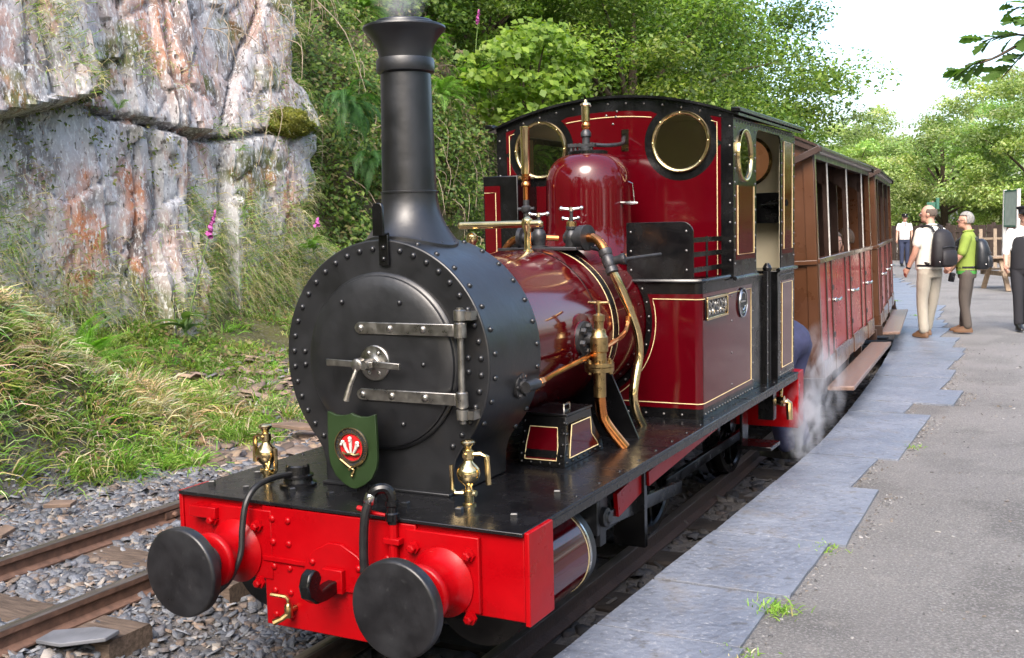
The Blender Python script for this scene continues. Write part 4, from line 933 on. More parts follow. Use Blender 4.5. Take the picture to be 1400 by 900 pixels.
for s in (-1, 1):
    q = [(s*.668,2.155),(s*.668,2.285),(s*.605,2.300)]+[(s*(.4365+.215*math.cos(a)), 2.165+.215*math.sin(a)) for a in np.linspace(R(38),R(0),8)]
    MB().plate(q, [], FY(YF,-1), .002).build('cab_corner_panel', 'maroon', cab)
    line([(s*.645,YF-.004,1.42),(s*.645,YF-.004,2.262),(s*.612,YF-.004,2.272)], cab)
line([(x,YF-.004,roofz(x)-.105) for x in np.linspace(-.265,.265,15)], cab)
rivets([((s*.715,YF,z),(0,-1,0)) for s in (-1,1) for z in np.arange(1.5,2.3,.105)]+[((float(x),YF,roofz(float(x))-.03),(0,-1,0)) for x in np.linspace(-.66,.66,13)]+[((x,YF-.002,z),(0,-1,0)) for x,z in ((.055,2.36),(.05,2.33),(-.01,2.34),(.03,2.29))], .0078, 'rivetglint', cab)
def spectacle(c, nrm, fn, parent, rin=.150, rout=.172):
    o = MB().lathe(c, nrm, [(rin,-.006),(rin,.012),(rin+.006,.018),(rout-.006,.018),(rout,.010),(rout,-.002)], 56, False).build('spectacle', 'brass', parent, smooth=50)
    MB().lathe(c, nrm, [(rin+.002,-.002),(rin+.002,.002)], 40).build('pane', 'glass', o)
    u, v = frame(nrm); rm = (rin+rout)/2
    rivets([(V(c)+V(nrm)*.018+(u*math.cos(a)+v*math.sin(a))*rm, nrm) for a in [2*PI*i/8 for i in range(8)]], .006, 'brass', o); return o
for s in (-1,1): spectacle((s*.4365,YF-.002,2.165), (0,-1,0), None, cab)
# cab sides
def side(s):
    fnx = (lambda a,b,d: (s*(XC-d), a, b))
    zt = lambda y: ZE-.012
    door = [(3.165,1.47),(3.165,2.20),(3.185,2.237),(3.22,2.25),(3.72,2.25),(3.755,2.237),(3.775,2.20),(3.775,1.47)]
    out = [(YF+.0085,1.40),(YF+.0085,ZE-.014),(YB,ZE-.014),(YB,1.40),(3.775,1.40)]+door[::-1]+[(3.165,1.40)]
    w = circ(2.905,2.084,.128,36,rz=.140)
    sh = MB().plate(out, [w[::-1]], fnx, .008).build('cab_side', 'black', cab)
    for (a,b,c,d) in ((YF+.055,3.12,1.50,1.915),(3.83,4.105,1.50,2.22)):
        MB().plate([(a,c),(b,c),(b,d),(a,d)], [], lambda p,q,t: (s*(XC+t),p,q), .002).build('side_panel', 'maroon', sh)
        line([(s*(XC+.004),a+.02,d+(.0 if b > 3.5 else .0)),(s*(XC+.004),a+.02,c+.03),(s*(XC+.004),b-.02,c+.03),(s*(XC+.004),b-.02,d)], sh, closed=(b > 3.5))
    MB().lathe((s*XC,2.905,2.084), (s,0,0), [(.128,-.006),(.130,.012),(.136,.016),(.148,.014),(.150,-.001)], 44, False).build('side_spectacle', 'brass', sh, smooth=50)
    MB().lathe((s*XC,2.905,2.084), (s,0,0), [(.13,-.003),(.13,.001)], 36).build('pane', 'glass', sh)
    rivets([((s*XC,y,z),(s,0,0)) for y in (YF+.03,3.14,3.80,YB-.02) for z in np.arange(1.48,2.26,.075)]+[((s*XC,y,2.268),(s,0,0)) for y in np.arange(2.75,4.14,.06)], .0075, 'rivetglint', sh)
    # lower bunker panel, door step recess
    lo = MB().box(min(s*.30,s*XC), max(s*.30,s*XC), 3.70, YB, ZP, 1.395)
    lo = lo.build('bunker', 'black', cab, bevel=.004)
    MB().box(min(s*XC,s*(XC+.002)), max(s*XC,s*(XC+.002)), 3.79, 4.10, .745, 1.325).build('bunker_panel', 'maroon', lo)
    line([(s*(XC+.0035),3.80,.76),(s*(XC+.0035),4.09,.76),(s*(XC+.0035),4.09,1.312),(s*(XC+.0035),3.80,1.312)], lo, closed=True)
    rivets([((s*XC,y,z),(s,0,0)) for y in (3.765,4.128) for z in np.arange(.73,1.36,.065)]+[((s*XC,y,1.362),(s,0,0)) for y in np.arange(3.76,4.14,.03)]+[((s*XC,y,.712),(s,0,0)) for y in np.arange(3.76,4.14,.045)], .0075, 'rivetglint', lo)
    MB().tube([(s*(XC+.004),2.69,1.398),(s*(XC+.004),3.165,1.398)], .012, 8).build('side_beading', 'black', cab)
    MB().tube([(s*(XC+.006),3.68,1.398),(s*(XC+.006),4.18,1.398)], .014, 8).build('side_beading', 'black', cab)
    rc = MB().box(min(s*.60,s*.69), max(s*.60,s*.69), 3.205, 3.69, ZP, 1.38).build('door_sheet', 'black', cab, bevel=.003)
    MB().box(min(s*.69,s*.715), max(s*.69,s*.715), 3.50, 3.53, ZP, 1.40).cyl((s*.70,3.60,ZP), (s*.70,3.60,1.43), .014).build('handrail', 'black', rc)
    rivets([((s*.715,3.515,z),(s,0,0)) for z in np.arange(.75,1.38,.07)], .006, 'rivetglint', rc)
    MB().lathe((s*.70,3.56,1.40), (0,0,1), [(.025,0),(.03,.02),(.018,.04),(.01,.05)], 12).build('post_cap', 'black', rc)
side(1); side(-1)
# inside: cream lining, rear sheet with window
rw = circ(.42,2.12,.15,32); rw2 = circ(-.42,2.12,.15,32)
rear = MB().plate([(-XC+.01,.72),(XC-.01,.72)]+[(float(x)*.985, roofz(float(x))-.004) for x in xs_[::-1]], [rw[::-1],rw2[::-1]], FY(YB-.010,1), .008).build('rear_sheet', 'cabcream', cab)
for s in (-1,1):
    o = MB().lathe((s*.42,YB-.012,2.12), (0,-1,0), [(.15,-.004),(.15,.012),(.172,.012),(.172,-.001)], 40, False).build('rear_spectacle', 'brass', rear)
    MB().lathe((s*.42,YB-.006,2.12), (0,-1,0), [(.152,-.002),(.152,.002)], 32).build('pane', 'glass', o)
for s in (-1,1):
    w = circ(2.905,2.084,.150,30)
    MB().plate([(YF+.02,1.40),(3.16,1.40),(3.16,2.27),(YF+.02,2.27)], [w[::-1]], lambda p,q,t: (s*(XC-.009-t),p,q), .002).build('side_lining', 'cabcream', cab)
    MB().box(min(s*(XC-.012),s*(XC-.0095)), max(s*(XC-.012),s*(XC-.0095)), 3.78, YB-.02, 1.40, 2.27).build('side_lining', 'cabcream', cab)
vs = []; fs = []
for x in xs_: vs += [(float(x)*.98,YF+.012,roofz(float(x))-.012),(float(x)*.98,YB-.014,roofz(float(x))-.012)]
MB().add(vs, [(2*i,2*i+1,2*i+3,2*i+2) for i in range(24)]).build('roof_lining', 'cabcream', cab)
MB().box(-.5, .5, YF+.03, YF+.20, 1.35, 1.85).build('backhead', 'black', cab, bevel=.02)
gl = MB().lathe((.16,YF+.22,1.98), (0,1,0), [(.07,-.05),(.07,0),(.06,.005)], 20).cyl((.42,YF+.25,1.5), (.43,YF+.30,1.95), .02).cyl((.36,YF+.3,1.5), (.42,YF+.32,2.02), .012).cyl((.50,YF+.3,1.5), (.44,YF+.32,2.0), .012)
gl.build('cab_fittings', 'iron', cab)
MB().box(.42, .70, 3.98, 4.13, 1.70, 1.90).cyl((.56,4.0,1.82), (.74,3.9,1.83), .022).build('lamp_shelf', 'black', cab)
# roof
vs = []; fs = []
xr = np.linspace(-.775, .775, 27)
for x in xr:
    z = roofz(float(x)) if abs(x) < XC else roofz(XC)-(abs(float(x))-XC)*.3
    vs += [(float(x),YF-.035,z),(float(x),YB+.06,z),(float(x),YB+.06,z+.014),(float(x),YF-.035,z+.014)]
fs = [(4*i+k,4*i+(k+1) % 4,4*i+4+(k+1) % 4,4*i+4+k) for i in range(26) for k in range(4)]+[(0,1,2,3),(104,105,106,107)]
rf = MB().add(vs, fs).build('cab_roof', 'black', L, smooth=30)
for s in (-1,1): MB().bar((s*.762,YF-.05,roofz(.735)+.020), (s*.762,YB+.08,roofz(.735)+.020), .05, .022).build('gutter', 'black', rf, bevel=.003)

# ---- below the running plate
for s in (-1, 1):
    cy = MB().lathe((s*.49,.20,.375), (0,1,0), [(.19,0),(.19,.57)], 48).build('cylinder', 'maroon', L)
    MB().lathe((s*.49,.765,.375), (0,1,0), [(.19,0),(.1935,.002),(.1935,.05),(.185,.056),(.14,.060),(.05,.062)], 48).build('cylinder_cover', 'iron', cy)
    MB().lathe((s*.49,.19,.375), (0,-1,0), [(.1905,-.01),(.1905,.012),(.06,.016)], 40).build('front_cover', 'black', cy)
    MB().lathe((s*.49,.742,.375), (0,1,0), [(.1905,0),(.192,.001),(.192,.006),(.1905,.007)], 48, False).build('lining', 'cream', cy)
    MB().lathe((s*.49,.757,.375), (0,1,0), [(.1905,0),(.195,.001),(.195,.012),(.1905,.013)], 48, False).build('cover_ring', 'brightsteel', cy)
    rivets([((s*.49+.165*math.cos(a),.823,.375+.165*math.sin(a)),(0,1,0)) for a in [2*PI*i/10 for i in range(10)]], .012, 'iron', cy)
    MB().cyl((s*.49,.82,.40), (s*.49,1.25,.40), .02).build('piston_rod', 'brightsteel', L)
    for z in (.31,.49): MB().box(s*.49-.03, s*.49+.03, .85, 1.62, z, z+.035).build('slide_bar', 'black', L, bevel=.003)
    xh = MB().box(s*.50-.05, s*.50+.05, 1.14, 1.26, .335, .49).box(s*.54-.012, s*.54+.012, 1.165, 1.235, .28, .57).lathe((s*.555,1.2,.41), (s,0,0), [(.045,-.02),(.045,.02),(.025,.025),(.025,.035)], 14)
    xh.build('crosshead', 'iron', L, bevel=.003)
    MB().bar((s*.56,1.2,.40), (s*.52,2.36,.28), .03, .07).build('connecting_rod', 'black', L, bevel=.004)
    MB().box(min(s*.44,s*.60), max(s*.44,s*.60), 1.60, 1.635, .16, ZP-.016).build('motion_bracket', 'black', L)
    MB().bar((s*.60,1.64,.49), (s*.60,3.3,.60), .02, .07).build('frame_rail', 'red', L)
    MB().box(s*.30-.012, s*.30+.012, .12, 4.2, .30, .66).build('main_frame', 'black', L)
    MB().box(min(s*.40,s*.62), max(s*.40,s*.62), .85, 1.60, .60, .66).build('valve_chest', 'black', L)
    MB().bar((s*.575,1.3,.44), (s*.575,1.61,.485), .02, .11).build('red_link', 'red', L)
    for yw in (2.36, 3.95):
        W = MB().lathe((s*.325,yw,.345), (s,0,0), [(.345,-.065),(.375,-.062),(.375,-.04),(.35,-.036),(.343,.04),(.30,.042),(.29,.03),(.29,-.05)], 48, False).build('wheel', 'black', L)
        sp2 = MB().lathe((s*.30,yw,.345), (s,0,0), [(.075,-.03),(.075,.07),(.04,.075)], 18)
        for i in range(9):
            a = 2*PI*i/9; sp2.bar((s*.315,yw+.05*math.cos(a),.345+.05*math.sin(a)), (s*.32,yw+.30*math.cos(a),.345+.30*math.sin(a)), .03, .035, up=(1,0,0))
        sp2.build('spokes', 'black', W)
    MB().bar((s*.43,2.36,.28), (s*.43,3.95,.28), .03, .06).build('coupling_rod', 'black', L, bevel=.003)
    MB().box(min(s*.52,s*.74), max(s*.52,s*.74), 3.50, 3.74, .26, .285).box(min(s*.52,s*.54), max(s*.52,s*.54), 3.56, 3.70, .285, ZP-.016).build('footstep', 'black', L, bevel=.003)
    MB().tube([(s*.715,1.75,.63),(s*.715,3.35,.615)], .010, 8).build('sand_pipe', 'copper', L)
iv = MB().lathe((.62,3.90,.52), (1,0,0), [(.02,0),(.03,.01),(.03,.08),(.036,.085),(.036,.11)], 14).tube([(.74,3.90,.52),(.76,3.90,.51),(.765,3.90,.40)], .022, 10).tube([(.60,3.86,.66),(.66,3.88,.66),(.70,3.92,.62),(.69,3.96,.55)], .013, 8, smooth=3)
iv.build('injector', 'brass', L)
MB().box(.60, .70, 3.72, 3.80, .42, ZP-.016).build('injector_bracket', 'black', L)
rb = MB().box(-.771, .771, 4.125, 4.29, .30, ZP-.004).build('rear_beam', 'red', L, bevel=.005)
MB().box(-.30, .30, .18, 4.12, .60, .66).build('frame_stretcher', 'black', L)

# ================================================================ COACHES
def coach(name, label, loc, rz, LN=3.95, detail=True):
    c = thing(name, label, 'railway carriage', loc, rz, 'wooden carriages of the train')
    c.rotation_euler = (0, -.040, rz)
    HW = .79; Z0 = .44; ZD = 1.37; ZR = 2.26; ZX = 2.47
    B = lambda b, n, m, par=c, bev=0.: b.build(n, m, par, bevel=bev, local=True)
    rz_ = lambda x: ZX-(ZX-ZR)*(x/HW)**2
    B(MB().box(-HW+.02, HW-.02, .02, LN-.02, Z0-.02, Z0+.06), 'floor', 'coachdark')
    for q, nm in ((0,'end_wall'),(LN,'end_wall')):
        s = 1 if q == 0 else -1
        out = [(-HW,Z0),(HW,Z0)]+[(x, rz_(x)) for x in np.linspace(HW,-HW,19)]
        e = B(MB().plate(out, [], lambda a,b,d: (a, q+s*d, b), .03), nm, 'coachbrown')
        for x in (-HW+.045, HW-.045): B(MB().box(x-.04, x+.04, min(q,q-s*.016), max(q,q-s*.016), Z0, rz_(x)-.02), 'end_post', 'coachbrown', e, .003)
        B(MB().box(-HW, HW, min(q-s*.0165,q-s*.032), max(q-s*.0165,q-s*.032), ZD-.035, ZD+.0), 'end_rail', 'coachbrown', e, .003)
        B(MB().box(-HW-.03, HW+.03, min(q-s*.02,q), max(q-s*.02,q), Z0-.12, Z0-.001), 'headstock', 'coachdark', e, .004)
        for x in (-.42,.42): B(MB().lathe((x,q,Z0-.02), (0,-s,0), [(.06,0),(.05,.04),(.04,.12),(.10,.125),(.10,.16),(.05,.17)], 18), 'buffer', 'rubber', e)
    posts = [0.02, .40, .712, 1.62, 1.99, 2.86, 3.24, LN-.06]
    for s in (1,-1):
        X = s*HW
        bx = lambda x0,x1,y0,y1,z0,z1: MB().box(min(X+s*x0,X+s*x1), max(X+s*x0,X+s*x1), y0, y1, z0, z1)
        B(bx(-.05,.004,0.0,.06,Z0,ZR-.03), 'corner_post', 'coachbrown', c, .003)
        B(bx(-.05,.004,LN-.06,LN,Z0,ZR-.03), 'corner_post', 'coachbrown', c, .003)
        # doors and fixed panels
        segs = [(.065,.395,0),(.43,.71,0),(.742,1.615,1),(1.65,1.985,0),(2.02,2.855,1),(2.89,3.235,0),(3.27,LN-.065,1)]
        for y0, y1, isd in segs:
            o = B(bx(-.04,-.004,y0,y1,Z0+.09,ZD-.03), 'door' if isd else 'side_panel', 'coachred', c, .004)
            if isd:
                B(MB().lathe((X,y0+.06,1.0), (s,0,0), [(.022,-.004),(.022,.02),(.014,.03)], 10).tube([(X+s*.030,y0+.06,1.0),(X+s*.044,y0+.14,.998),(X+s*.042,y0+.23,1.004)], .013, 8), 'door_handle', 'brightsteel', o)
                B(bx(-.0035,.016,y0+.0,y1-.0,Z0-.03,Z0+.14), 'kick_board', 'coachbrown', o, .003)
                for z in (Z0+.25, Z0+.65): B(bx(-.0035,.010,y0-.02,y0+.05,z,z+.04), 'hinge', 'iron', o)
            else: B(bx(-.0035,.012,y0+.0,y1-.0,Z0-.02,Z0+.12), 'kick_board', 'coachbrown', o, .003)
        for p in posts[1:-1]:
            B(bx(-.05,.006,p,p+.028,Z0-.0,ZD-.031), 'door_stile', 'coachdark', c, .002)
        for p in (.712, 1.99, 3.24):
            B(bx(-.05,-.01,p,p+.05,ZD,ZR-.03), 'window_post', 'coachdark', c, .002)
            if detail and s > 0: B(bx(-.010,.0,p+.0,p+.012,ZD,ZR-.05), 'post_edge', 'roofwhite', c)
        if detail and s > 0: B(bx(-.01,.002,.06,.072,ZD,ZR-.05), 'post_edge', 'roofwhite', c)
        B(bx(-.06,.018,0.0,LN,ZD-.03,ZD+.012), 'waist_rail', 'coachbrown', c, .005)
        B(bx(-.06,.0,0.0,LN,ZR-.10,ZR-.02), 'cant_rail', 'coachdark', c, .003)
        for p in (.712, 1.99, 3.24):
            B(MB().prism([(X-s*.02,p,ZR-.10),(X-s*.02,p+.0,ZR-.30),(X-s*.30,p,ZR-.10)], (0,.03,0)), 'bracket', 'coachdark')
        B(bx(-.02,.03,-.03,LN+.03,ZR-.05,ZR-.012), 'gutter', 'roofwhite', c, .006)
        # footboard on hangers
        fb = B(bx(.0,.21,.25,LN-.35,.300,.335), 'footboard', 'footboard', c, .006)
        for p in (.5, 1.6, 2.7): B(bx(-.08,.0,p,p+.04,.28,Z0-.02), 'hanger', 'coachdark', fb)
        rivets([((X+s*q_,p,.335),(0,0,1)) for p in (.52,1.62,2.72) for q_ in (.05,.12)], .012, 'iron', fb) if False else None
    for p in (.0, 1.30, 2.22, 3.12):
        if p: B(MB().box(-HW+.06, HW-.06, p, p+.03, Z0+.06, 1.30), 'seat_back', 'seatred', c, .01)
        B(MB().box(-HW+.06, HW-.06, p+.035, p+.40, Z0+.38, Z0+.46), 'seat', 'seatred', c, .02)
        B(MB().box(-HW+.06, HW-.06, p+.04, p+.36, Z0+.06, Z0+.375), 'seat_box', 'coachdark')
    for q in (.032, 2.255): B(MB().box(-HW+.09, HW-.13, q, q+.012, 1.31 if q > .1 else Z0+.07, ZR-.02), 'shade_partition', 'coachdark')  # dark end lining and tall partition added to deepen the interior shade
    B(MB().box(-HW+.06,-HW+.08, .08, LN-.08, ZD+.02, ZR-.12), 'far_side_boarding', 'coachdark')
    vs = []; xr = np.linspace(-HW-.07, HW+.07, 21)
    for x in xr: vs += [(x,-.07,rz_(x)),(x,LN+.07,rz_(x)),(x,LN+.07,rz_(x)+.02),(x,-.07,rz_(x)+.02)]
    fs = [(4*i+k,4*i+(k+1) % 4,4*i+4+(k+1) % 4,4*i+4+k) for i in range(20) for k in range(4)]+[(0,1,2,3),(80,81,82,83)]
    rf = MB().add(vs, fs).build('roof', 'coachdark', c, smooth=30, local=True)
    for q in (-.055, LN+.035): B(MB().add([(x, q+dy, rz_(x)-.01+dz) for x in (HW+.05, HW-.22) for dy, dz in ((0,-.035),(.03,-.035),(.03,.02),(0,.02))], [(0,1,2,3),(7,6,5,4),(0,4,5,1),(1,5,6,2),(2,6,7,3),(3,7,4,0)]), 'roof_end_rib', 'coachdark', rf)
    B(MB().bar((HW+.06,-.06,ZR-.03), (HW-.18,-.075,ZR-.13), .05, .05), 'rain_strip', 'coachdark', rf, .004)
    for y in (.8, LN-.8):
        for s in (-1,1):
            w = B(MB().lathe((s*.32,y,.22), (s,0,0), [(.22,-.06),(.25,-.055),(.25,-.035),(.225,-.03),(.215,.04),(.17,.045),(.05,.02),(.05,.06)], 28), 'wheel', 'iron')
    B(MB().box(-.5, .5, .1, LN-.1, .30, Z0-.03), 'underframe', 'coachdark')
    return c
TH = .055
c1 = coach('passenger_carriage', 'brown and red open-sided carriage coupled behind the locomotive', (txf(5.33)-.03, 5.33, 0), TH)
c2 = coach('passenger_carriage', 'farther brown carriage glimpsed behind the open-sided first carriage', (txf(9.75)+.0, 9.75, 0), .098, detail=False)

# coupling gear seen in the shadow between engine and carriage

# ================================================================ PEOPLE
def remesh(o, vox, it=3):
    r = o.modifiers.new('remesh', 'REMESH'); r.mode = 'VOXEL'; r.voxel_size = vox; r.use_smooth_shade = True
    s = o.modifiers.new('smooth', 'SMOOTH'); s.factor = .5; s.iterations = it
    return o
def part_ball(c, r, q, cond, n=28, m=18):
    """open shell of an ellipsoid, kept where cond(unit vector) holds"""
    vs = []; fs = []; U = []
    for i in range(m+1):
        th = PI*i/m
        for k in range(n):
            a = 2*PI*k/n; u = V((math.sin(th)*math.cos(a), math.sin(th)*math.sin(a), math.cos(th))); U.append(u)
            vs.append(V(c)+q @ V((u.x*r[0],u.y*r[1],u.z*r[2])))
    for i in range(m):
        for k in range(n):
            f = (i*n+k,(i+1)*n+k,(i+1)*n+(k+1) % n,i*n+(k+1) % n)
            if all(cond(U[j]) for j in f): fs.append(f)
    return MB().add(vs, fs)
def limb(b, pts, rs, n=12): b.tube(pts, rs, n, smooth=4); b.ball(pts[0], rs[0], 10, 6); b.ball(pts[-1], rs[-1], 10, 6)
def hand(b, w, d, side, s=1.):
    """palm, four fingers and a thumb at wrist w pointing along d"""
    d = V(d).normalized(); u = V((1,0,0)) if abs(d.x) < .8 else V((0,1,0)); lat = V((0,1,0)); lat = (lat-d*lat.dot(d)).normalized(); nrm = d.cross(lat)
    p = V(w)+d*.045*s
    b.tube([V(w), V(w)+d*.03*s, V(w)+d*.085*s], [.026*s,.034*s,.034*s], 10)
    for i, ln in enumerate((.062,.075,.070,.055)):
        o = (i-1.5)*.019*s; q = V(w)+d*.08*s+lat*o
        b.tube([q, q+d*ln*.45*s-nrm*side*.006, q+d*ln*s*.9-nrm*side*.026], [.0105*s,.010*s,.009*s], 7)
    q = V(w)+d*.03*s+lat*.03*s; b.tube([q, q+lat*.022+d*.03*s, q+lat*.024+d*.06*s-nrm*side*.01], [.013*s,.012*s,.010*s], 7)
def person(label, loc, fwd, H, arms, legs, top, bottom, shoes, hairmat, hairfn, head_yaw=0., group=None, sleeve=.6, sleeve_m=None, wide=1., belly=0., seated=False, tilt=0., cap=False):
    k = H/1.75; rz = math.atan2(-fwd[0], fwd[1])
    P = thing('person', label, 'person', loc, rz, group); P.scale = (k,k,k)
    ln = lambda b, n, m, par=P: b.build(n, m, par, smooth=60, local=True)
    hc = V((0,.035,1.635)); q = Matrix.Rotation(head_yaw, 3, 'Z') @ Matrix.Rotation(tilt, 3, 'X')
    hq = lambda x,y,z: hc+q @ V((x,y,z))
    b = MB()
    b.tube([(0,-.01,1.42),(0,.0,1.50),hc+V((0,-.015,-.06))], [.062,.056,.056], 12)
    b.ball(hc+q @ V((0,0,.012)), (.077,.097,.108), 20, 14, q); b.ball(hq(0,.028,-.055), (.058,.066,.062), 14, 10, q); b.ball(hq(0,.07,-.088), (.028,.024,.022), 10, 8, q)
    b.tube([hq(0,.092,.02), hq(0,.112,-.012), hq(0,.100,-.024)], [.009,.015,.013], 8)
    for s in (-1,1): b.ball(hq(s*.080,-.008,-.008), (.014,.024,.034), 10, 8, q)
    b.ball(hq(0,.092,-.058), (.022,.012,.008), 8, 6, q)
    b.loft([((0,0,.86),.13,.09),((0,0,1.1),.13,.09),((0,0,1.3),.15,.09),((0,0,1.42),.13,.07)], 16)
    for s, (el, wr) in zip((-1,1), arms):
        sh = V((s*.185*wide,0,1.40)); limb(b, [sh, sh.lerp(V(el),.5)+V((s*.006,0,0)), V(el), V(el).lerp(V(wr),.4), V(wr)], [.052,.047,.041,.040,.027])
        hand(b, wr, V(wr)-V(el)+V((0,.03,0)), s)
    if not seated:
        for s, (kn, an) in zip((-1,1), legs): limb(b, [(s*.085,0,.88), kn, an], [.075,.055,.042])
    body = remesh(ln(b, 'body', 'skin'), .0105, 2)
    for s in (-1,1):
        ln(MB().ball(hq(s*.031,.090,.010), .0105, 8, 6), 'eye', 'white', body); ln(MB().ball(hq(s*.031,.0975,.010), .006, 8, 6), 'pupil', 'blackcloth', body)
        ln(MB().tube([hq(s*.018,.097,.032), hq(s*.045,.089,.032)], .0045, 6), 'eyebrow', hairmat, body)
    # top
    b = MB(); wd = wide
    b.loft([((0,.005+belly*.4,.90),.172*wd,.128+belly*.6),((0,.008+belly*.5,1.0),.170*wd,.124+belly),((0,.005+belly*.3,1.12),.170*wd,.122+belly*.6),((0,0,1.25),.182*wd,.124),((0,-.005,1.35),.188*wd,.118),((0,-.008,1.42),.160*wd,.095),((0,-.008,1.465),.092*wd,.072),((0,-.002,1.485),.068,.066)], 24)
    for s, (el, wr) in zip((-1,1), arms):
        sh = V((s*.178*wd,-.004,1.395)); e = V(el); w_ = V(wr)
        if sleeve <= 1: limb(b, [sh, sh.lerp(e,sleeve*.5), sh.lerp(e,sleeve)], [.068,.066,.066])
        else: limb(b, [sh, sh.lerp(e,.5), e, e.lerp(w_,(sleeve-1)*.5), e.lerp(w_,sleeve-1)], [.066,.060,.054,.050,.046])
    t = remesh(ln(b, 'shirt', top), .0115, 3)
    for s in (-1,1): ln(MB().tube([(s*.012,.064,1.462),(s*.05,.052,1.478),(s*.066,.0,1.490),(s*.05,-.055,1.495),(0,-.072,1.496)], .013, 8, smooth=3), 'collar', top, t)
    # trousers
    b = MB()
    if not seated:
        b.loft([((0,.0,.80),.150*wd,.125),((0,.005,.88),.172*wd,.132),((0,.005+belly*.3,.95),.168*wd,.126+belly*.5),((0,.006+belly*.4,1.0),.160*wd,.118+belly*.8)], 22)
        for s, (kn, an) in zip((-1,1), legs):
            kn = V(kn); an = V(an); limb(b, [(s*.088*wd,0,.86), V((s*.088*wd,0,.86)).lerp(kn,.5), kn, kn.lerp(an,.5), an+V((0,-.005,.015))], [.098,.090,.074,.068,.066])
        remesh(ln(b, 'trousers', bottom), .0115, 3)
        for s, (kn, an) in zip((-1,1), legs):
            a = V(an)
            sh = MB().loft([(a+V((0,.055,-.085)),.047,.135),(a+V((0,.055,-.065)),.048,.137),(a+V((0,.048,-.045)),.045,.126),(a+V((0,.02,-.015)),.042,.085),(a+V((0,-.005,.02)),.040,.050)], 18)
            ln(sh, 'shoe', shoes)
        ln(MB().lathe((0,.005,.965), (0,0,1), [(.001,0)], 3) if False else MB().loft([((0,.005+belly*.35,.945),.172*wd,.132+belly*.7),((0,.006+belly*.35,.975),.171*wd,.131+belly*.75)], 24), 'belt', 'blackcloth')
    # hair
    h = hairfn(hc, q); ho = ln(h, 'hair', hairmat)
    sm = ho.modifiers.new('solid', 'SOLIDIFY'); sm.thickness = .012; sm.offset = 0
    ss = ho.modifiers.new('sub', 'SUBSURF'); ss.levels = 1; ss.render_levels = 1
    if cap:
        cpb = MB().lathe(hc+q @ V((0,0,.050)), q @ V((0,-.12,1)), [(.092,0),(.094,.035),(.098,.042),(.122,.062),(.124,.070),(.112,.080),(.0001,.088)], 28)
        co = ln(cpb, 'cap', 'blackcloth')
        vs = []; fs = []
        for i in range(13):
            a = R(-62)+R(124)*i/12; r0, r1 = .094, .142+.018*math.cos(a)
            vs += [hc+q @ V((r0*math.sin(a),r0*math.cos(a),.055)), hc+q @ V((r1*math.sin(a)*.82,r1*math.cos(a),.030)), hc+q @ V((r1*math.sin(a)*.82,r1*math.cos(a),.024)), hc+q @ V((r0*math.sin(a),r0*math.cos(a),.049))]
        for i in range(12): fs += [tuple(4*i+j for j in (0,1))+tuple(4*i+4+j for j in (1,0)), tuple(4*i+j for j in (1,2))+tuple(4*i+4+j for j in (2,1)), tuple(4*i+j for j in (2,3))+tuple(4*i+4+j for j in (3,2))]
        ln(MB().add(vs, fs), 'visor', 'shoeblack', co)
        ln(MB().ball(hq(0,.112,.10), (.016,.006,.016), 10, 6, q), 'badge', 'brightsteel', co)
    return P, hc, q
full_hair = lambda c, q: part_ball(c+q @ V((0,-.012,.018)), (.092,.106,.116), q, lambda u: (u.z > .42) or (u.y < .15 and u.z > -.55))
bald_fringe = lambda c, q: part_ball(c+q @ V((0,-.006,.012)), (.084,.103,.112), q, lambda u: u.y < .25 and -.45 < u.z < .62 and (u.y < -.1 or u.z > -.1))
short_hair = lambda c, q: part_ball(c+q @ V((0,-.008,.014)), (.085,.103,.112), q, lambda u: (u.z > .55 and u.y < .75) or (u.y < .05 and u.z > -.4))

# man with rucksack
man, hc, q = person('balding man in pale short sleeved shirt and beige trousers seen from behind', (.757, 12.07, .108), (-.80, .60), 1.765,
    [((-.235,.03,1.15),(-.24,.14,.93)),((.235,-.02,1.14),(.225,.05,.90))],
    [((-.10,.03,.49),(-.12,-.02,.095)),((.11,.05,.49),(.13,.16,.095))], 'shirtpale', 'khaki', 'shoe', 'hairdark', bald_fringe, head_yaw=.55, wide=1.08, belly=.03)
wt = MB().lathe((-.24,.135,.945), (0,.4,-.9), [(.031,0),(.031,.022)], 12).build('wristwatch', 'blackcloth', man, local=True)
cmn = MB().box(-.035,.035,-.025,.025,-.06,.06).box(-.015,.015,-.05,-.02,-.02,.02).build('camera', 'blackcloth', None, bevel=.008)
cmn.location = (.757+.26, 12.07+.16, .108+.80); cmn.rotation_euler = (.2,.1,.6); tag(cmn, 'small dark camera held in the hand of the man with the rucksack', 'camera')
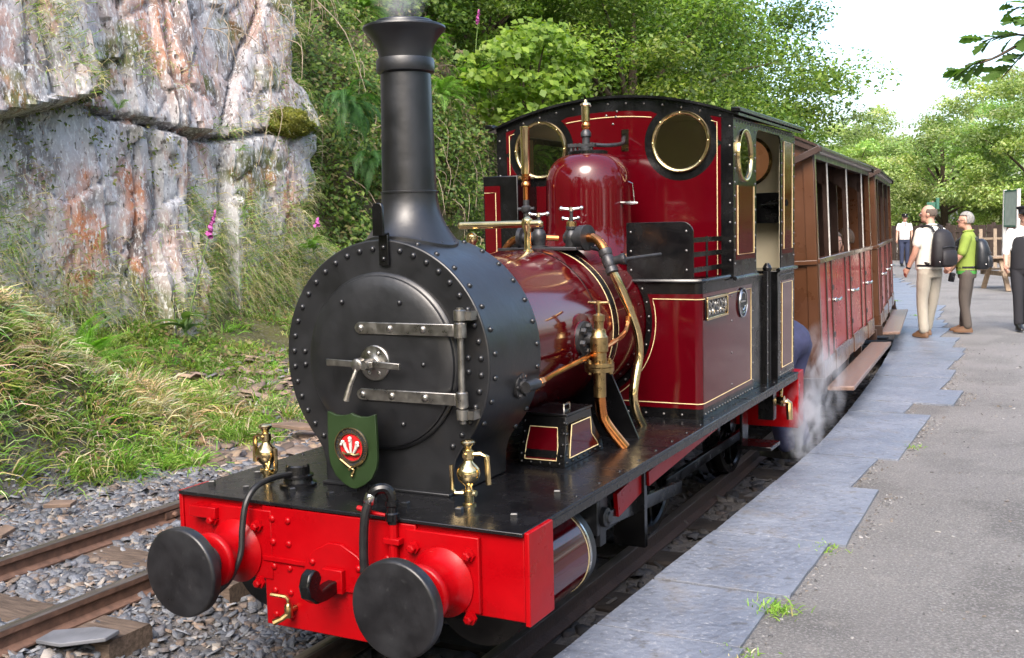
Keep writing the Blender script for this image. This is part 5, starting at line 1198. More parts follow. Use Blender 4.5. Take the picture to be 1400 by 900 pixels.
def rucksack(label, loc, fwd, w, h, d, m, pocket=True):
    rz = math.atan2(-fwd[0], fwd[1]); r = thing('rucksack', label, 'rucksack', loc, rz)
    b = MB().loft([((0,0,0),w*.40,d*.40),((0,0,.02),w*.50,d*.5),((0,-.01,h*.3),w*.52,d*.56),((0,-.005,h*.65),w*.47,d*.50),((0,.01,h*.88),w*.38,d*.38),((0,.02,h*.97),w*.25,d*.24),((0,.02,h),w*.10,d*.10)], 24)
    o = b.build('bag', m, r, smooth=60, local=True)
    if pocket:
        MB().loft([((0,-d*.5,.03),w*.34,d*.20),((0,-d*.54,.10),w*.38,d*.22),((0,-d*.5,h*.42),w*.34,d*.18),((0,-d*.45,h*.46),w*.2,d*.08)], 18).build('pocket', m, o, smooth=60, local=True)
        MB().tube([(-w*.36,-d*.52,h*.52),(0,-d*.60,h*.55),(w*.36,-d*.52,h*.52)], .006, 6, smooth=3).build('zip', 'iron', o, local=True)
        for s in (-1,1): MB().ball((s*w*.40,-d*.38,.07), .014, 8, 6).build('buckle', 'brightsteel', o, local=True)
    for s in (-1,1): MB().tube([(s*w*.22,d*.35,h*.92),(s*w*.26,d*.55,h*1.06),(s*w*.30,d*1.1,h*1.08),(s*w*.33,d*1.75,h*.86),(s*w*.36,d*1.72,h*.5),(s*w*.42,d*1.2,h*.2),(s*w*.40,d*.45,h*.08)], .016, 7, smooth=4).build('strap', m, r, local=True)
    MB().tube([(-.03,d*.3,h*.95),(0,d*.3,h*1.05),(.03,d*.3,h*.95)], .009, 6, smooth=3).build('grab_loop', m, r, local=True)
    return r
rucksack('large black rucksack on the back of the man in pale shirt', (.757+.80*.215, 12.07-.60*.215, .108+.95), (-.80,.60), .36, .50, .22, 'bagfabric')
# woman
wo, hc2, q2 = person('grey haired woman in green top and brown trousers facing left', (1.16, 12.85, .106), (-.96, .02), 1.66,
    [((-.20,.06,1.16),(-.17,.20,.98)),((.20,.05,1.15),(.17,.19,.97))],
    [((-.085,.03,.49),(-.09,-.02,.095)),((.09,.02,.49),(.10,.05,.095))], 'topgreen', 'taupe', 'shoe', 'hairgrey', full_hair, head_yaw=.1, wide=.92, belly=.02, sleeve=.9)
gls = MB()
for s in (-1,1):
    gls.tube([hc2+q2 @ V((s*.031+.021*math.cos(a),.108,.008+.017*math.sin(a))) for a in [2*PI*i/12 for i in range(13)]], .003, 5)
    gls.tube([hc2+q2 @ V((s*.052,.106,.012)), hc2+q2 @ V((s*.084,.0,.012))], .003, 5)
gls.build('spectacles', 'blackcloth', wo, local=True)
MB().loft([((0,.01,.865),.162,.140),((0,.01,.91),.163,.142)], 24).build('shirt_hem', 'toplime', wo, local=True, smooth=60)
rucksack('small black leather rucksack on the back of the woman in green', (1.16+.185, 12.85+.0, .106+.88), (-.98,.12), .27, .42, .19, 'bagleather')
# railway staff
g1, hg, qg = person('distant guard in white shirt, red tie and peaked cap facing the camera', (-2.478, 34.87, .10), (.35,-.94), 1.74,
    [((-.235,0,1.15),(-.25,.04,.90)),((.235,.0,1.15),(.26,.06,.90))],
    [((-.095,.03,.49),(-.10,.0,.095)),((.095,.06,.49),(.10,.10,.095))], 'shirtwhite', 'navy', 'shoeblack', 'hairgrey', short_hair, group='uniformed railway staff', cap=True, belly=.02)
MB().plate([(-.02,1.465),(.02,1.465),(.016,1.44),(.036,1.06),(0,1.0),(-.036,1.06),(-.016,1.44)], [], lambda a,b,d: (a, .118+.02*(1.3-b if b < 1.3 else 0)-.35*max(0,b-1.37)+d, b), .01).build('tie', 'tie', g1, local=True)
g2, hg2, qg2 = person('guard in black waistcoat and sunglasses striding at the right picture edge', (1.84, 13.55, .10), (.28,-.96), 1.72,
    [((-.24,-.03,1.15),(-.25,.02,.92)),((.245,.02,1.14),(.27,.14,.94))],
    [((-.095,-.05,.50),(-.10,-.26,.14)),((.095,.12,.50),(.10,.20,.095))], 'shirtwhite', 'blackcloth', 'shoeblack', 'hairdark', short_hair, group='uniformed railway staff', cap=True, sleeve=1.25)
b = MB().loft([((0,.005,.88),.180,.138),((0,.008,1.0),.178,.134),((0,.005,1.12),.178,.132),((0,0,1.25),.188,.132),((0,-.005,1.33),.180,.125),((0,-.008,1.40),.140,.100)], 24)
b.build('waistcoat', 'blackcloth', g2, smooth=60, local=True)
MB().plate([(-.05,1.47),(.05,1.47),(.02,1.25),(0,1.22),(-.02,1.25)], [], lambda a,b,d: (a, .128-.30*max(0,b-1.36)+d, b), .008).build('shirt_front', 'shirtwhite', g2, local=True)
sg = MB()
for s in (-1,1): sg.ball(hg2+qg2 @ V((s*.032,.102,.012)), (.026,.010,.019), 12, 8, qg2)
sg.build('sunglasses', 'shoeblack', g2, local=True)
# passengers in the first carriage
def passenger(label, loc, fwd, hm, top, hf, yaw):
    return person(label, loc, fwd, 1.70, [((-.15,.12,1.16),(-.08,.28,1.05)),((.15,.12,1.16),(.08,.28,1.05))], [], top, 'navy', 'shoe', hm, hf, head_yaw=yaw, seated=True, group='passengers in the carriage', sleeve=1.9, wide=.85)
passenger('passenger with grey brown hair leaning at the carriage window', (.22, 8.93, -.10), (-.35,.93), 'hairbrown', 'taupe', full_hair, .3)
passenger('dark haired passenger in red facing the camera inside the carriage', (.245, 8.11, -.12), (.35,-.93), 'hairdark', 'coachred', full_hair, .2)
# crew member bending down behind the engine
cw = thing('person', 'crew member in blue overalls bending down behind the red rear beam', 'person', (.60, 4.66, -.02), R(78))
b = MB(); sh_ = V((0,.50,.78)); hp = V((0,0,.86))
b.tube([hp, V((0,.25,.90)), sh_], [.15,.165,.14], 16, smooth=4); b.ball(hp, (.165,.14,.14), 14, 10); b.ball(sh_, (.19,.13,.13), 14, 10)
for s in (-1,1):
    limb(b, [(s*.10,-.01,.82),(s*.12,.06,.47),(s*.13,-.02,.12)], [.105,.080,.070]); limb(b, [sh_+V((s*.17,0,0)), (s*.24,.55,.52), (s*.18,.66,.34)], [.075,.058,.048])
remesh(b.build('overalls', 'overall', cw, smooth=60, local=True), .013, 3)
b = MB(); hc3 = V((0,.73,.83)); b.tube([sh_, hc3], [.055,.05], 10); b.ball(hc3, (.078,.10,.10), 16, 12); b.tube([hc3+V((0,.05,-.08)), hc3+V((0,.06,-.11))], [.012,.012], 6)
for s in (-1,1): hand(b, (s*.18,.66,.34), (0,.2,-1), s); b.ball(hc3+V((s*.08,0,0)), (.012,.03,.025), 8, 6)
remesh(b.build('body', 'skin', cw, smooth=60, local=True), .011, 2)
ho = part_ball(hc3, (.086,.108,.108), Matrix.Identity(3), lambda u: u.z > -.1 and u.y < .6).build('hair', 'hairdark', cw, smooth=60, local=True)
for s in (-1,1): MB().loft([(V((s*.13,.05,.015)),.05,.14),(V((s*.13,.05,.05)),.048,.138),(V((s*.13,.0,.10)),.045,.07)], 16).build('shoe', 'shoeblack', cw, smooth=60, local=True)

# ================================================================ PLATFORM FURNITURE
def picnic(label, loc, rz, s=1.):
    t = thing('picnic_table', label, 'picnic table', loc, rz, 'wooden picnic tables'); Lh = .85*s
    for i in range(5): MB().box(-.36+.146*i, -.36+.146*i+.135, -Lh, Lh, .70, .74).build('top_plank', 'wood', t, bevel=.004, local=True)
    for sd_ in (-1,1):
        for i in range(2): MB().box(min(sd_*(.58+.14*i),sd_*(.71+.14*i)), max(sd_*(.58+.14*i),sd_*(.71+.14*i)), -Lh, Lh, .41, .45).build('seat_plank', 'wood', t, bevel=.004, local=True)
        for y in (-Lh*.72, Lh*.72): MB().bar((sd_*.60,y,0), (sd_*.20,y,.70), .05, .10, up=(0,1,0)).build('leg', 'wood', t, local=True)
    for y in (-Lh*.72+.04, Lh*.72+.04):
        MB().box(-.86, .86, y, y+.045, .31, .41).build('cross_beam', 'wood', t, local=True); MB().box(-.36, .36, y, y+.045, .60, .70).build('top_beam', 'wood', t, local=True)
    return t
picnic('weathered picnic table behind the guard at the right edge', (1.55, 22.9, .09), R(-62))
picnic('far picnic table standing beside the distant guard', (-2.1, 43.2, .10), R(-70))
ln_ = thing('bench_back', 'pale wooden slatted bench tipped up against the fence', 'bench', (.25, 33.2, .09), R(12))
for i in range(4): MB().bar((-.66+.42*i,0,0), (-.60+.42*i,.55,1.22), .10, .04, up=(0,1,0)).build('slat', 'palewood', ln_, local=True)
for z in (.30,.92): MB().bar((-.70,.45*z+.03,z), (.70,.45*z+.03,z), .03, .07).build('rail', 'palewood', ln_, local=True)
MB().bar((.5,.1,0), (.85,.95,1.0), .06, .06).build('stay', 'palewood', ln_, local=True)
# wooden fence round the end of the station
fn = thing('wooden_fence', 'dark brown close boarded fence along the end of the platform', 'fence', (0,0,0))
fpts = [(-9.,44.5),(-4.,41.),(-1.5,38.8),(2.2,36.2),(7.,33.5),(13.,30.5)]
frng = random.Random(8)
for (xa,ya),(xb,yb) in zip(fpts[:-1], fpts[1:]):
    d = V((xb-xa,yb-ya,0)); m = int(d.length/.16); d.normalize(); nb = V((-d.y,d.x,0)); b = MB()
    for i in range(m):
        p = V((xa,ya,0))+d*(i*.16); o = nb*(.012 if i % 2 else -.012); h = 1.42+frng.uniform(-.02,.02)
        b.bar(p+o+V((0,0,-.1)), p+o+V((0,0,h)), .15, .02, up=nb)
    o = b.build('boards', 'fence', fn, smooth=0); o['kind'] = 'stuff'
    MB().bar((xa,ya,.35), (xb,yb,.35), .05, .08).build('rail', 'fence', fn); MB().bar((xa,ya,1.2), (xb,yb,1.2), .05, .08).build('rail', 'fence', fn)
    for i in range(0, m, 12): p = V((xa,ya,0))+d*(i*.16)+nb*.06; MB().bar(p+V((0,0,-.1)), p+V((0,0,1.5)), .10, .10, up=nb).build('post', 'fence', fn)
nbd = thing('notice_board', 'pale green framed notice board on a white post above the fence', 'notice board', (.98, 30., .09), R(-68))
MB().box(-.44,.44,-.025,.025,1.35,2.30).build('panel', 'noticepale', nbd, bevel=.003, local=True)
for a in ((-.47,-.4405,1.31,2.34),(.4405,.47,1.31,2.34)): MB().box(a[0],a[1],-.035,.035,a[2],a[3]).build('frame_stile', 'signgreen', nbd, local=True)
for z in (1.31,2.3005): MB().box(-.44,.44,-.035,.035,z,z+.039).build('frame_rail', 'signgreen', nbd, local=True)
MB().box(.475,.56,-.04,.045,0,2.36).build('post', 'roofwhite', nbd, bevel=.004, local=True)
MB().box(-.56,-.475,-.04,.045,0,2.36).build('post', 'roofwhite', nbd, bevel=.004, local=True)
sg_ = thing('green_sign', 'small green sign on a post behind the fence above the man', 'sign', (-2.6, 44.5, .1), R(20))
MB().cyl((0,0,0), (0,0,2.3), .05).build('post', 'wood', sg_, local=True); MB().box(-.24,.10,-.06,-.02,1.98,2.25).build('board', 'signgreen', sg_, bevel=.01, local=True); MB().box(.12,.24,-.10,.08,1.95,2.42).build('lamp_box', 'signgreen', sg_, bevel=.01, local=True)
ws = thing('white_steps', 'low white wooden steps beside the carriage at the far platform end', 'steps', (-4.15, 43.2, .09), R(15))
for i in range(3): MB().box(-.35,.35,-.25+.18*i,-.03+.18*i,.10+.20*i,.15+.20*i).build('tread', 'roofwhite', ws, bevel=.005, local=True)
for s in (-1,1): MB().bar((s*.33,-.2,0), (s*.33,.3,.55), .04, .10).build('stringer', 'roofwhite', ws, local=True)

# ================================================================ VEGETATION
def unit(a): return a/np.maximum(np.linalg.norm(a, axis=-1, keepdims=True), 1e-9)
def leafmesh(name, P, N, s, pal, m, parent, rs, asp=.55, fold=.22, local=False, var=.35, clump=0):
    n = len(P); s = np.broadcast_to(s, (n,)).reshape(-1, 1); N = unit(N)
    t = unit(np.cross(N, rs.randn(n, 3))); b = np.cross(N, t)
    v0 = P-t*s*.5; v2 = P+t*s*.5; v1 = P+b*s*asp*.5+N*s*fold*.5-t*s*.05; v3 = P-b*s*asp*.5+N*s*fold*.5-t*s*.05
    vs = np.stack([v0, v1, v2, v3], 1).reshape(-1, 3); fs = np.arange(4*n).reshape(n, 4)
    pal = np.array(pal); c = pal[rs.randint(0, len(pal), n)]*(1-var*.5+var*rs.rand(n, 1))
    if clump: c = c*np.repeat(.50+.95*rs.rand(n//clump+1,1)*(1+.10*rs.randn(n//clump+1,3)), clump, 0)[:n]
    return npmesh(name, vs, fs, m, parent, np.repeat(np.clip(c,.01,.6), 4, 0), False, local)
def crown_points(rs, nclump, per, rx, ry, rz, cz, crad, shell=.55, low=-.75, flat=.40):
    u = unit(rs.randn(nclump*3, 3)); u = u[u[:, 2] > low][:nclump]; k = len(u)
    rr = shell+(1-shell)*rs.rand(k, 1)**.6
    wob = .75+.5*fbm(u[:, 0]*1.7+3, u[:, 1]*1.7+u[:, 2]*2., 2, rs.randint(50))[:, None]
    C = u*rr*wob*np.array([rx, ry, rz])+np.array([0, 0, cz])
    q = unit(rs.randn(k, per, 3))*(rs.rand(k, per, 1)**.45)*crad*(.6+.8*rs.rand(k, 1, 1)); q[..., 2] *= flat
    q[..., 2] -= .25*np.linalg.norm(q[..., :2], axis=-1)**1.3
    P = (C[:, None]+q).reshape(-1, 3)
    N = unit(q.reshape(-1, 3)*.5/crad+np.array([0, 0, .9])+rs.randn(k*per, 3)*.55)
    return C, P, N
GREENS = [(.10,.18,.03),(.13,.22,.035),(.17,.27,.045),(.10,.18,.045),(.21,.30,.055),(.08,.14,.03)]
YGREEN = [(.19,.28,.055),(.23,.31,.065),(.15,.24,.05),(.27,.34,.085),(.20,.30,.075)]
FARG = [(.30,.40,.15),(.35,.44,.17),(.26,.36,.12),(.42,.48,.22),(.31,.42,.19)]  # leaf colours lifted to stand in for strong light on far trees
_tm = {}
def tree_proto(key, seed, H, rx, rz, nclump, per, leaf, pal, m='leaf', trunk=.16, cb=.35, crad=.9):
    """trunk and crown meshes of one kind of tree, shared by its copies"""
    rs = np.random.RandomState(seed); cz = H*cb+rz*.75
    C, P, N = crown_points(rs, nclump, per, rx, rx, rz, cz, crad)
    cr = leafmesh('crown', P, N, leaf*(.7+.6*rs.rand(len(P))), pal, m, None, rs, clump=per)
    b = MB(); top = V((.2, -.1, cz+rz*.55)); b.tube([(0,0,-.6),(.03,.02,H*.15),(.1,-.05,H*.4),top], [trunk*1.35,trunk,trunk*.75,trunk*.15], 10, smooth=4)
    for i in range(0, len(C), max(1, len(C)//16)):
        e = V(C[i]); z0 = max(H*.22, min(e.z-.5, cz)); st_ = V((.08,-.03,z0*.8)); mid = st_.lerp(e,.55)+V((0,0,.25))
        b.tube([st_, mid, e], [trunk*.42,trunk*.22,trunk*.06], 6, smooth=3)
    tr = b.build('trunk', 'bark', None, smooth=60)
    _tm[key] = (tr.data, cr.data); bpy.data.objects.remove(tr); bpy.data.objects.remove(cr)
def tree(key, label, loc, rz, sc, group):
    t = thing('broadleaf_tree', label, 'tree', loc, rz, group); t.scale = sc if isinstance(sc, tuple) else (sc,sc,sc)
    for nm, me in zip(('trunk','crown'), _tm[key]):
        o = bpy.data.objects.new(nm, me); link(o, t, True)
    return t
tree_proto('oak', 11, 7., 3.3, 2.6, 84, 640, .098, GREENS+YGREEN[:2], trunk=.20, cb=.30, crad=1.15)
tree_proto('ash', 12, 8., 2.5, 3.2, 80, 480, .10, GREENS+YGREEN, trunk=.15, cb=.32, crad=.85)
tree_proto('thin', 13, 8., 2.2, 3.0, 46, 380, .10, YGREEN+GREENS[:3], trunk=.13, cb=.38, crad=.8)
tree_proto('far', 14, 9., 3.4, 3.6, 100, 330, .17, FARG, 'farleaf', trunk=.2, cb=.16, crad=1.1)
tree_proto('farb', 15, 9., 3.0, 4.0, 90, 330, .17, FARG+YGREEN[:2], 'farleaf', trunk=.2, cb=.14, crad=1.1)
HT = [ # x, y, z, kind, scale, label
 (-5.9,18.2,.6,'oak',1.0,'broad oak tree hanging over the locomotive cab roof'),
 (-6.0,22.6,.3,'oak',1.12,'oak tree at the right end of the wood above the carriage'),
 (-7.9,15.6,2.2,'ash',.80,'ash tree leaning out directly above the dome'),
 (-7.9,12.6,4.6,'thin',.75,'thin tree on the slope right of the chimney top'),
 (-8.6,16.6,3.4,'ash',.95,'tall ash tree in the wood above the left cab window'),
 (-9.0,20.6,3.2,'ash',1.05,'ash tree high in the wood behind the oak'),
 (-8.4,27.0,.4,'oak',1.05,'farther oak tree low on the hillside behind the carriage roof'),
 (-9.6,10.8,6.4,'ash',.8,'tree on the slope above the rock face right of the chimney'),
 (-11.4,14.0,6.4,'oak',1.0,'oak tree deep in the wood on the upper hillside'),
 (-12.2,18.5,6.2,'oak',1.1,'big oak tree deep in the wood above the cab'),
 (-11.6,24.0,4.2,'ash',1.15,'ash tree behind the oaks on the hillside crest'),
 (-11.0,31.0,1.2,'oak',1.0,'last oak tree of the hillside wood near the valley')]
for i, (x, y, z, kd, sc, lb) in enumerate(HT): tree(kd, lb, (x, y, z), i*1.37, sc, 'trees of the hillside wood')
for i, (y, t, kd, sc) in enumerate([(7.5,7.6,'ash',1.),(4.,7.8,'oak',1.),(.5,7.6,'ash',1.),(-3.5,7.4,'oak',1.05),(-8,7,'oak',1.1),(10.5,8.3,'oak',1.1),(-13,7,'ash',1.1),(2,8.4,'ash',1.1),(6,8.5,'oak',1.1),(14,8.6,'oak',1.1),(18.5,8.6,'ash',1.15),(23,8.5,'oak',1.2),(28,8.2,'oak',1.1)]):
    p = hill_pt(y, t); tree(kd, 'tree in the wood on the hilltop above the rock face', p-V((0,0,.3)), i*2.1, sc, 'trees on the hilltop above the frame')
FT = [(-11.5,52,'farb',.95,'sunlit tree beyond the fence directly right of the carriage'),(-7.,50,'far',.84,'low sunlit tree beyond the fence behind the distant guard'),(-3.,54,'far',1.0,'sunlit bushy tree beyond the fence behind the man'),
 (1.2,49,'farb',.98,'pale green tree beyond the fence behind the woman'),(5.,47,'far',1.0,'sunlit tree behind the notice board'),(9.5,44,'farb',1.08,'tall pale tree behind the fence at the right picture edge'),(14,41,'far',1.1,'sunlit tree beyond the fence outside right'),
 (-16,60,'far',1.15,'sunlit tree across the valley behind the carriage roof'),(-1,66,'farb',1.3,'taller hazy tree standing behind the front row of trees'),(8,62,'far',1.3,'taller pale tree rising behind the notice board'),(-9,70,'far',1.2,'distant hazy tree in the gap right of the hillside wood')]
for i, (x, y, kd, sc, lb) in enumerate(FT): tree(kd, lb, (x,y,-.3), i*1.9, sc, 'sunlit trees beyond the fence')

# unseen trees added behind and right of the camera to darken paint reflections
for i, (x, y, kd, sc) in enumerate([(-9,-13,'oak',1.2),(-4.5,-17,'ash',1.3),(.5,-19,'oak',1.4),(5.5,-18,'ash',1.3),(10.5,-15,'oak',1.3),(-13,-7,'ash',1.1),(15,-10,'oak',1.2),(17,-3,'ash',1.2),(19,4,'oak',1.3),(18,11,'ash',1.2),(17,18,'oak',1.2),(16,25,'ash',1.2)]):
    tree(kd, 'unseen tree added behind or beside the camera to darken reflections', (x,y,-.3), i*1.3, sc, 'unseen trees added to darken reflections')
for i, (y, t, kd, sc) in enumerate([(33,5.5,'oak',1.1),(37,6.5,'oak',1.2),(41,5.5,'ash',1.2),(45,6.5,'oak',1.2),(36,8,'oak',1.2),(42,8,'ash',1.3)]):  # unseen trees added to keep sun off the fence and far platform
    tree(kd, 'hidden tree added beyond the hillside wood as a sun block', hill_pt(y, t)-V((0,0,.4)), i*1.7, sc, 'hidden trees added as a sun block')
# ---- foliage hugging the vegetated bank right of the rock face
rs = np.random.RandomState(31)
def hill_samples(n, y0, y1, t0, t1):
    y = y0+(y1-y0)*rs.rand(n); t = t0+(t1-t0)*rs.rand(n)
    ia = np.searchsorted(yh, y).clip(1, len(yh)-1); ib = np.searchsorted(tt, t).clip(1, len(tt)-1)
    fa = (y-yh[ia-1])/(yh[ia]-yh[ia-1]); fb = (t-tt[ib-1])/(tt[ib]-tt[ib-1])
    f = lambda A: (A[ia-1,ib-1]*(1-fa)+A[ia,ib-1]*fa)*(1-fb)+(A[ia-1,ib]*(1-fa)+A[ia,ib]*fa)*fb
    return np.stack([f(Xh), y, f(Zz)], 1)
P = np.concatenate([hill_samples(60000, 7.5, 24, 0, 6.2), hill_samples(38000, 7.5, 12, .3, 6.2)]); k = fbm(P[:,1]*1.4, P[:,2]*1.4, 3, 71) > .36; P = P[k]; n = len(P)
lump = fbm(P[:,1]*2.3, P[:,2]*2.3, 3, 73)
P = P+np.array([1., -.35, .25])*(rs.rand(n,1)**2*(.15+.75*lump[:,None]))
N = np.array([.75,-.35,.7])+rs.randn(n,3)*.55
tag(leafmesh('bank_undergrowth', P, N, .045+.05*rs.rand(n), [(.11,.19,.035),(.15,.24,.045),(.20,.28,.05),(.08,.15,.03),(.26,.23,.10),(.12,.19,.06)], 'leaf', None, rs), 'dense ivy and bramble leaves covering the bank beside the chimney', 'undergrowth', None, 'stuff')
# ivy and small plants over the cliff
n = 7000; y = 3+6.2*rs.rand(n); z = .6+5*rs.rand(n)
k = (fbm(y*1.5, z*1.5, 3, 77) > .66-.17*sstep(7.3,8.5,y)-.10*sstep(3.4,5,z)*sstep(5.2,7,y)-.16*sstep(1.7,.7,z)); y, z = y[k], z[k]
x = np.array([cliff_x(a, b) for a, b in zip(y, z)]); P = np.stack([x+.02+.09*rs.rand(len(x)), y, z], 1)
tag(leafmesh('cliff_creeper', P, np.array([.8,-.3,.6])+rs.randn(len(P),3)*.5, .03+.035*rs.rand(len(P)), [(.10,.14,.03),(.14,.18,.04),(.08,.11,.03),(.20,.19,.07)], 'leaf', None, rs), 'small leaves and moss growing in the cracks of the rock face', 'creeper', None, 'stuff')
# dry stems and twigs hanging on the bank
b = MB(); trs = random.Random(5)
for i in range(230):
    y = trs.uniform(8.2, 15.5) if i % 4 else trs.uniform(5.8, 8.2); t = trs.uniform(1.2, 5.6)
    p = hill_pt(y, t)+V((.25,0,.15)) if y > 8.2 else V((cliff_x(y, 3.2+trs.random()*2.2)+.06, y, 0)); 
    if y <= 8.2: p.z = 3.0+trs.random()*2.2
    l = trs.uniform(.35, 1.1); d = V((trs.uniform(.1,.5), trs.uniform(-.5,.5), trs.uniform(-1,-.2))); e = V((trs.uniform(-.3,.3),trs.uniform(-.3,.3),-.4))
    b.tube([p, p+d*l*.5+V((.1,0,.08)), p+d*l+e*l*.3], [.007,.005,.003], 4, smooth=3)
o = b.build('dry_stems', 'twig', None, smooth=60); tag(o, 'tangle of dry brown stems hanging down the bank', 'stems', None, 'stuff')

# ---- grass
def grass(name, P, D, ln, wd, cols, label, rs, droop=.55):
    n = len(P); D = unit(D); ln = ln.reshape(-1,1); side = unit(np.cross(D, rs.randn(n,3)))*wd
    g = np.array([0,0,-1.]); pts = []
    for t in (0,.4,.75,1.):
        pts.append(P+D*ln*t+g*ln*droop*t**2.2)
    w = [1.,.85,.5,.08]; vs = []
    for p, k in zip(pts, w): vs += [p-side*k, p+side*k]
    vs = np.stack(vs, 1).reshape(-1,3); base = np.array([(0,1,3,2),(2,3,5,4),(4,5,7,6)]); fs = (base[None]+(np.arange(n)*8)[:,None,None]).reshape(-1,4)
    return tag(npmesh(name, vs, fs, 'blade', None, np.repeat(cols, 8, 0)), label, 'grass', None, 'stuff')
def gcolor(n, f, rs):
    gr = np.array([(.15,.29,.04),(.19,.34,.05),(.12,.23,.03),(.24,.36,.07)]); stw = np.array([(.56,.49,.29),(.46,.39,.20),(.64,.57,.38),(.38,.33,.15)])
    a = gr[rs.randint(0,4,n)]; b_ = stw[rs.randint(0,4,n)]; k = (rs.rand(n) < f)[:,None]
    return np.where(k, b_, a)*(.8+.4*rs.rand(n,1))
def grad(x, y, e=.08): return np.stack([-(gz(x+e,y)-gz(x-e,y)), -(gz(x,y+e)-gz(x,y-e))], 1)/(2*e)
def tussocks(nt, fx, seed, per, h, name, label, straw, wd=.0045, lean=.55):
    """grass growing in separate clumps, blades leaning out of each clump and down the slope"""
    r2 = np.random.RandomState(seed); cx_, cy_ = fx(r2, nt); nt = len(cx_); hs = h[0]+(h[1]-h[0])*r2.rand(nt)**1.5; m = (per*(.4+1.2*r2.rand(nt))).astype(int)
    idx = np.repeat(np.arange(nt), m); n = len(idx); rr = np.abs(r2.randn(n))*.055*(hs[idx]/.3)**.7; an = r2.rand(n)*2*PI; ox, oy = rr*np.cos(an), rr*np.sin(an)
    x, y = cx_[idx]+ox, cy_[idx]+oy; g = grad(cx_, cy_); g = g/np.maximum(1, np.linalg.norm(g, axis=1, keepdims=True)); cd = g*lean+r2.randn(nt, 2)*.28
    out = np.stack([ox, oy], 1)/(.055*(hs[idx]/.3)**.7)[:, None]
    D = np.concatenate([cd[idx]+out*.45+r2.randn(n, 2)*.22, (.8+.3*r2.rand(n))[:, None]], 1)
    f = np.clip(straw+1.5*(fbm(cx_*.8+3, cy_*.8, 3, 85)-.5)+.5*(r2.rand(nt)-.5), .03, .95)
    P = np.stack([x, y, gz(x, y)-.02], 1); tint = (.75+.5*r2.rand(nt, 1))*(1+.12*r2.randn(nt, 3))
    c = np.clip(gcolor(n, f[idx], r2)*tint[idx], .01, .9)
    return grass(name, P, D, hs[idx]*(.45+.65*r2.rand(n)), wd, c, label, r2, .60)
def near_bank(r2, n):
    x = -6.2+3.2*r2.rand(n*3); y = -.9+5.6*r2.rand(n*3)
    den = sstep(-3.2,-3.6,x+.5*(fbm(y*2,x*2,3,81)-.5)*2)*sstep(4.6,3.3,y+.6*(fbm(x*2,y*2,3,83)-.5)*2); k = r2.rand(n*3) < den
    k &= ~((fbm(x*1.6, y*1.6, 3, 99) < .43) & (x > -4.6) & (y < 2.6)); return x[k][:n], y[k][:n]
tussocks(1500, near_bank, 61, 46, (.10, .50), 'bank_grass', 'long tussocky green and straw coloured grass on the near bank', .38)
r2 = np.random.RandomState(62); x, y = near_bank(r2, 5200)
P = np.stack([x, y, gz(x,y)+.02+.10*r2.rand(len(x))], 1); kk = fbm(x*1.9+7, y*1.9, 3, 64) > .50; P = P[kk]
tag(leafmesh('bank_weeds', P, np.array([.5,-.2,.8])+r2.randn(len(P),3)*.4, .025+.035*r2.rand(len(P)), [(.14,.24,.04),(.19,.30,.05),(.10,.18,.03),(.24,.30,.07),(.22,.14,.07)], 'leaf', None, r2, .75), 'low broad leaved weeds among the grass of the near bank', 'weeds', None, 'stuff')
r2 = np.random.RandomState(63); x = -6.2+2.9*r2.rand(26000); y = -.6+5.2*r2.rand(26000); k = (fbm(x*2.3, y*2.3, 4, 66) > .47); x, y = x[k], y[k]
P = np.stack([x, y, gz(x,y)+.006], 1); k = x < -3.45+.3*(fbm(y*2,x*2,2,68)-.5); P = P[k]
tag(leafmesh('bank_moss', P, np.array([.3,-.1,1.])+r2.randn(len(P),3)*.5, .014+.016*r2.rand(len(P)), [(.20,.21,.03),(.15,.16,.025),(.26,.25,.05),(.11,.13,.02)], 'leaf', None, r2, .9), 'yellow green moss carpeting the soil of the near bank', 'moss', None, 'stuff')
def verge(r2, n):
    y = 3.2+6*r2.rand(n*3); x = tx(y)-4.1-2.2*r2.rand(n*3); k = (fbm(x*1.8,y*1.8,3,91) > .40) & (r2.rand(n*3) < sstep(-3.9,-4.8,x-tx(y))); return x[k][:n], y[k][:n]
tussocks(1700, verge, 65, 30, (.07, .30), 'verge_grass', 'mixed thin grass and weeds at the foot of the rock face', .35, .0038, .35)
r2 = np.random.RandomState(67); x, y = verge(r2, 6000); P = np.stack([x, y, gz(x,y)+.02+.12*r2.rand(len(x))], 1)
tag(leafmesh('verge_weeds', P, np.array([.5,-.2,.8])+r2.randn(len(P),3)*.4, .02+.04*r2.rand(len(P)), [(.14,.22,.04),(.18,.25,.05),(.24,.22,.09),(.22,.15,.08),(.10,.16,.03)], 'leaf', None, r2, .7), 'low weeds and dead leaves along the foot of the rock face', 'weeds', None, 'stuff')
pts = []
for (yc,zc,sy,sz,m) in ((3.75,3.72,.18,.3,420),(4.05,3.2,.1,.15,120),(5.05,3.5,.2,.15,150),(7.95,4.05,.5,.4,700),(7.2,3.05,.35,.10,420),(6.1,2.85,.12,.06,90),(5.55,2.1,.06,.08,70),(5.9,1.55,.40,.40,1700),(6.9,1.25,.55,.45,2400),(7.6,1.5,.35,.55,1500),(6.3,1.0,.6,.2,1200),(3.2,1.7,.3,.4,1200),(4.1,1.1,.35,.25,900),(5.0,.95,.3,.2,500),(8.4,2.2,.3,.6,500)):
    yy_ = yc+sy*rs.randn(m); zz_ = zc+sz*rs.randn(m); pts.append(np.stack([[cliff_x(a,b) for a,b in zip(yy_,zz_)], yy_, zz_],1))
P = np.concatenate(pts); n = len(P)
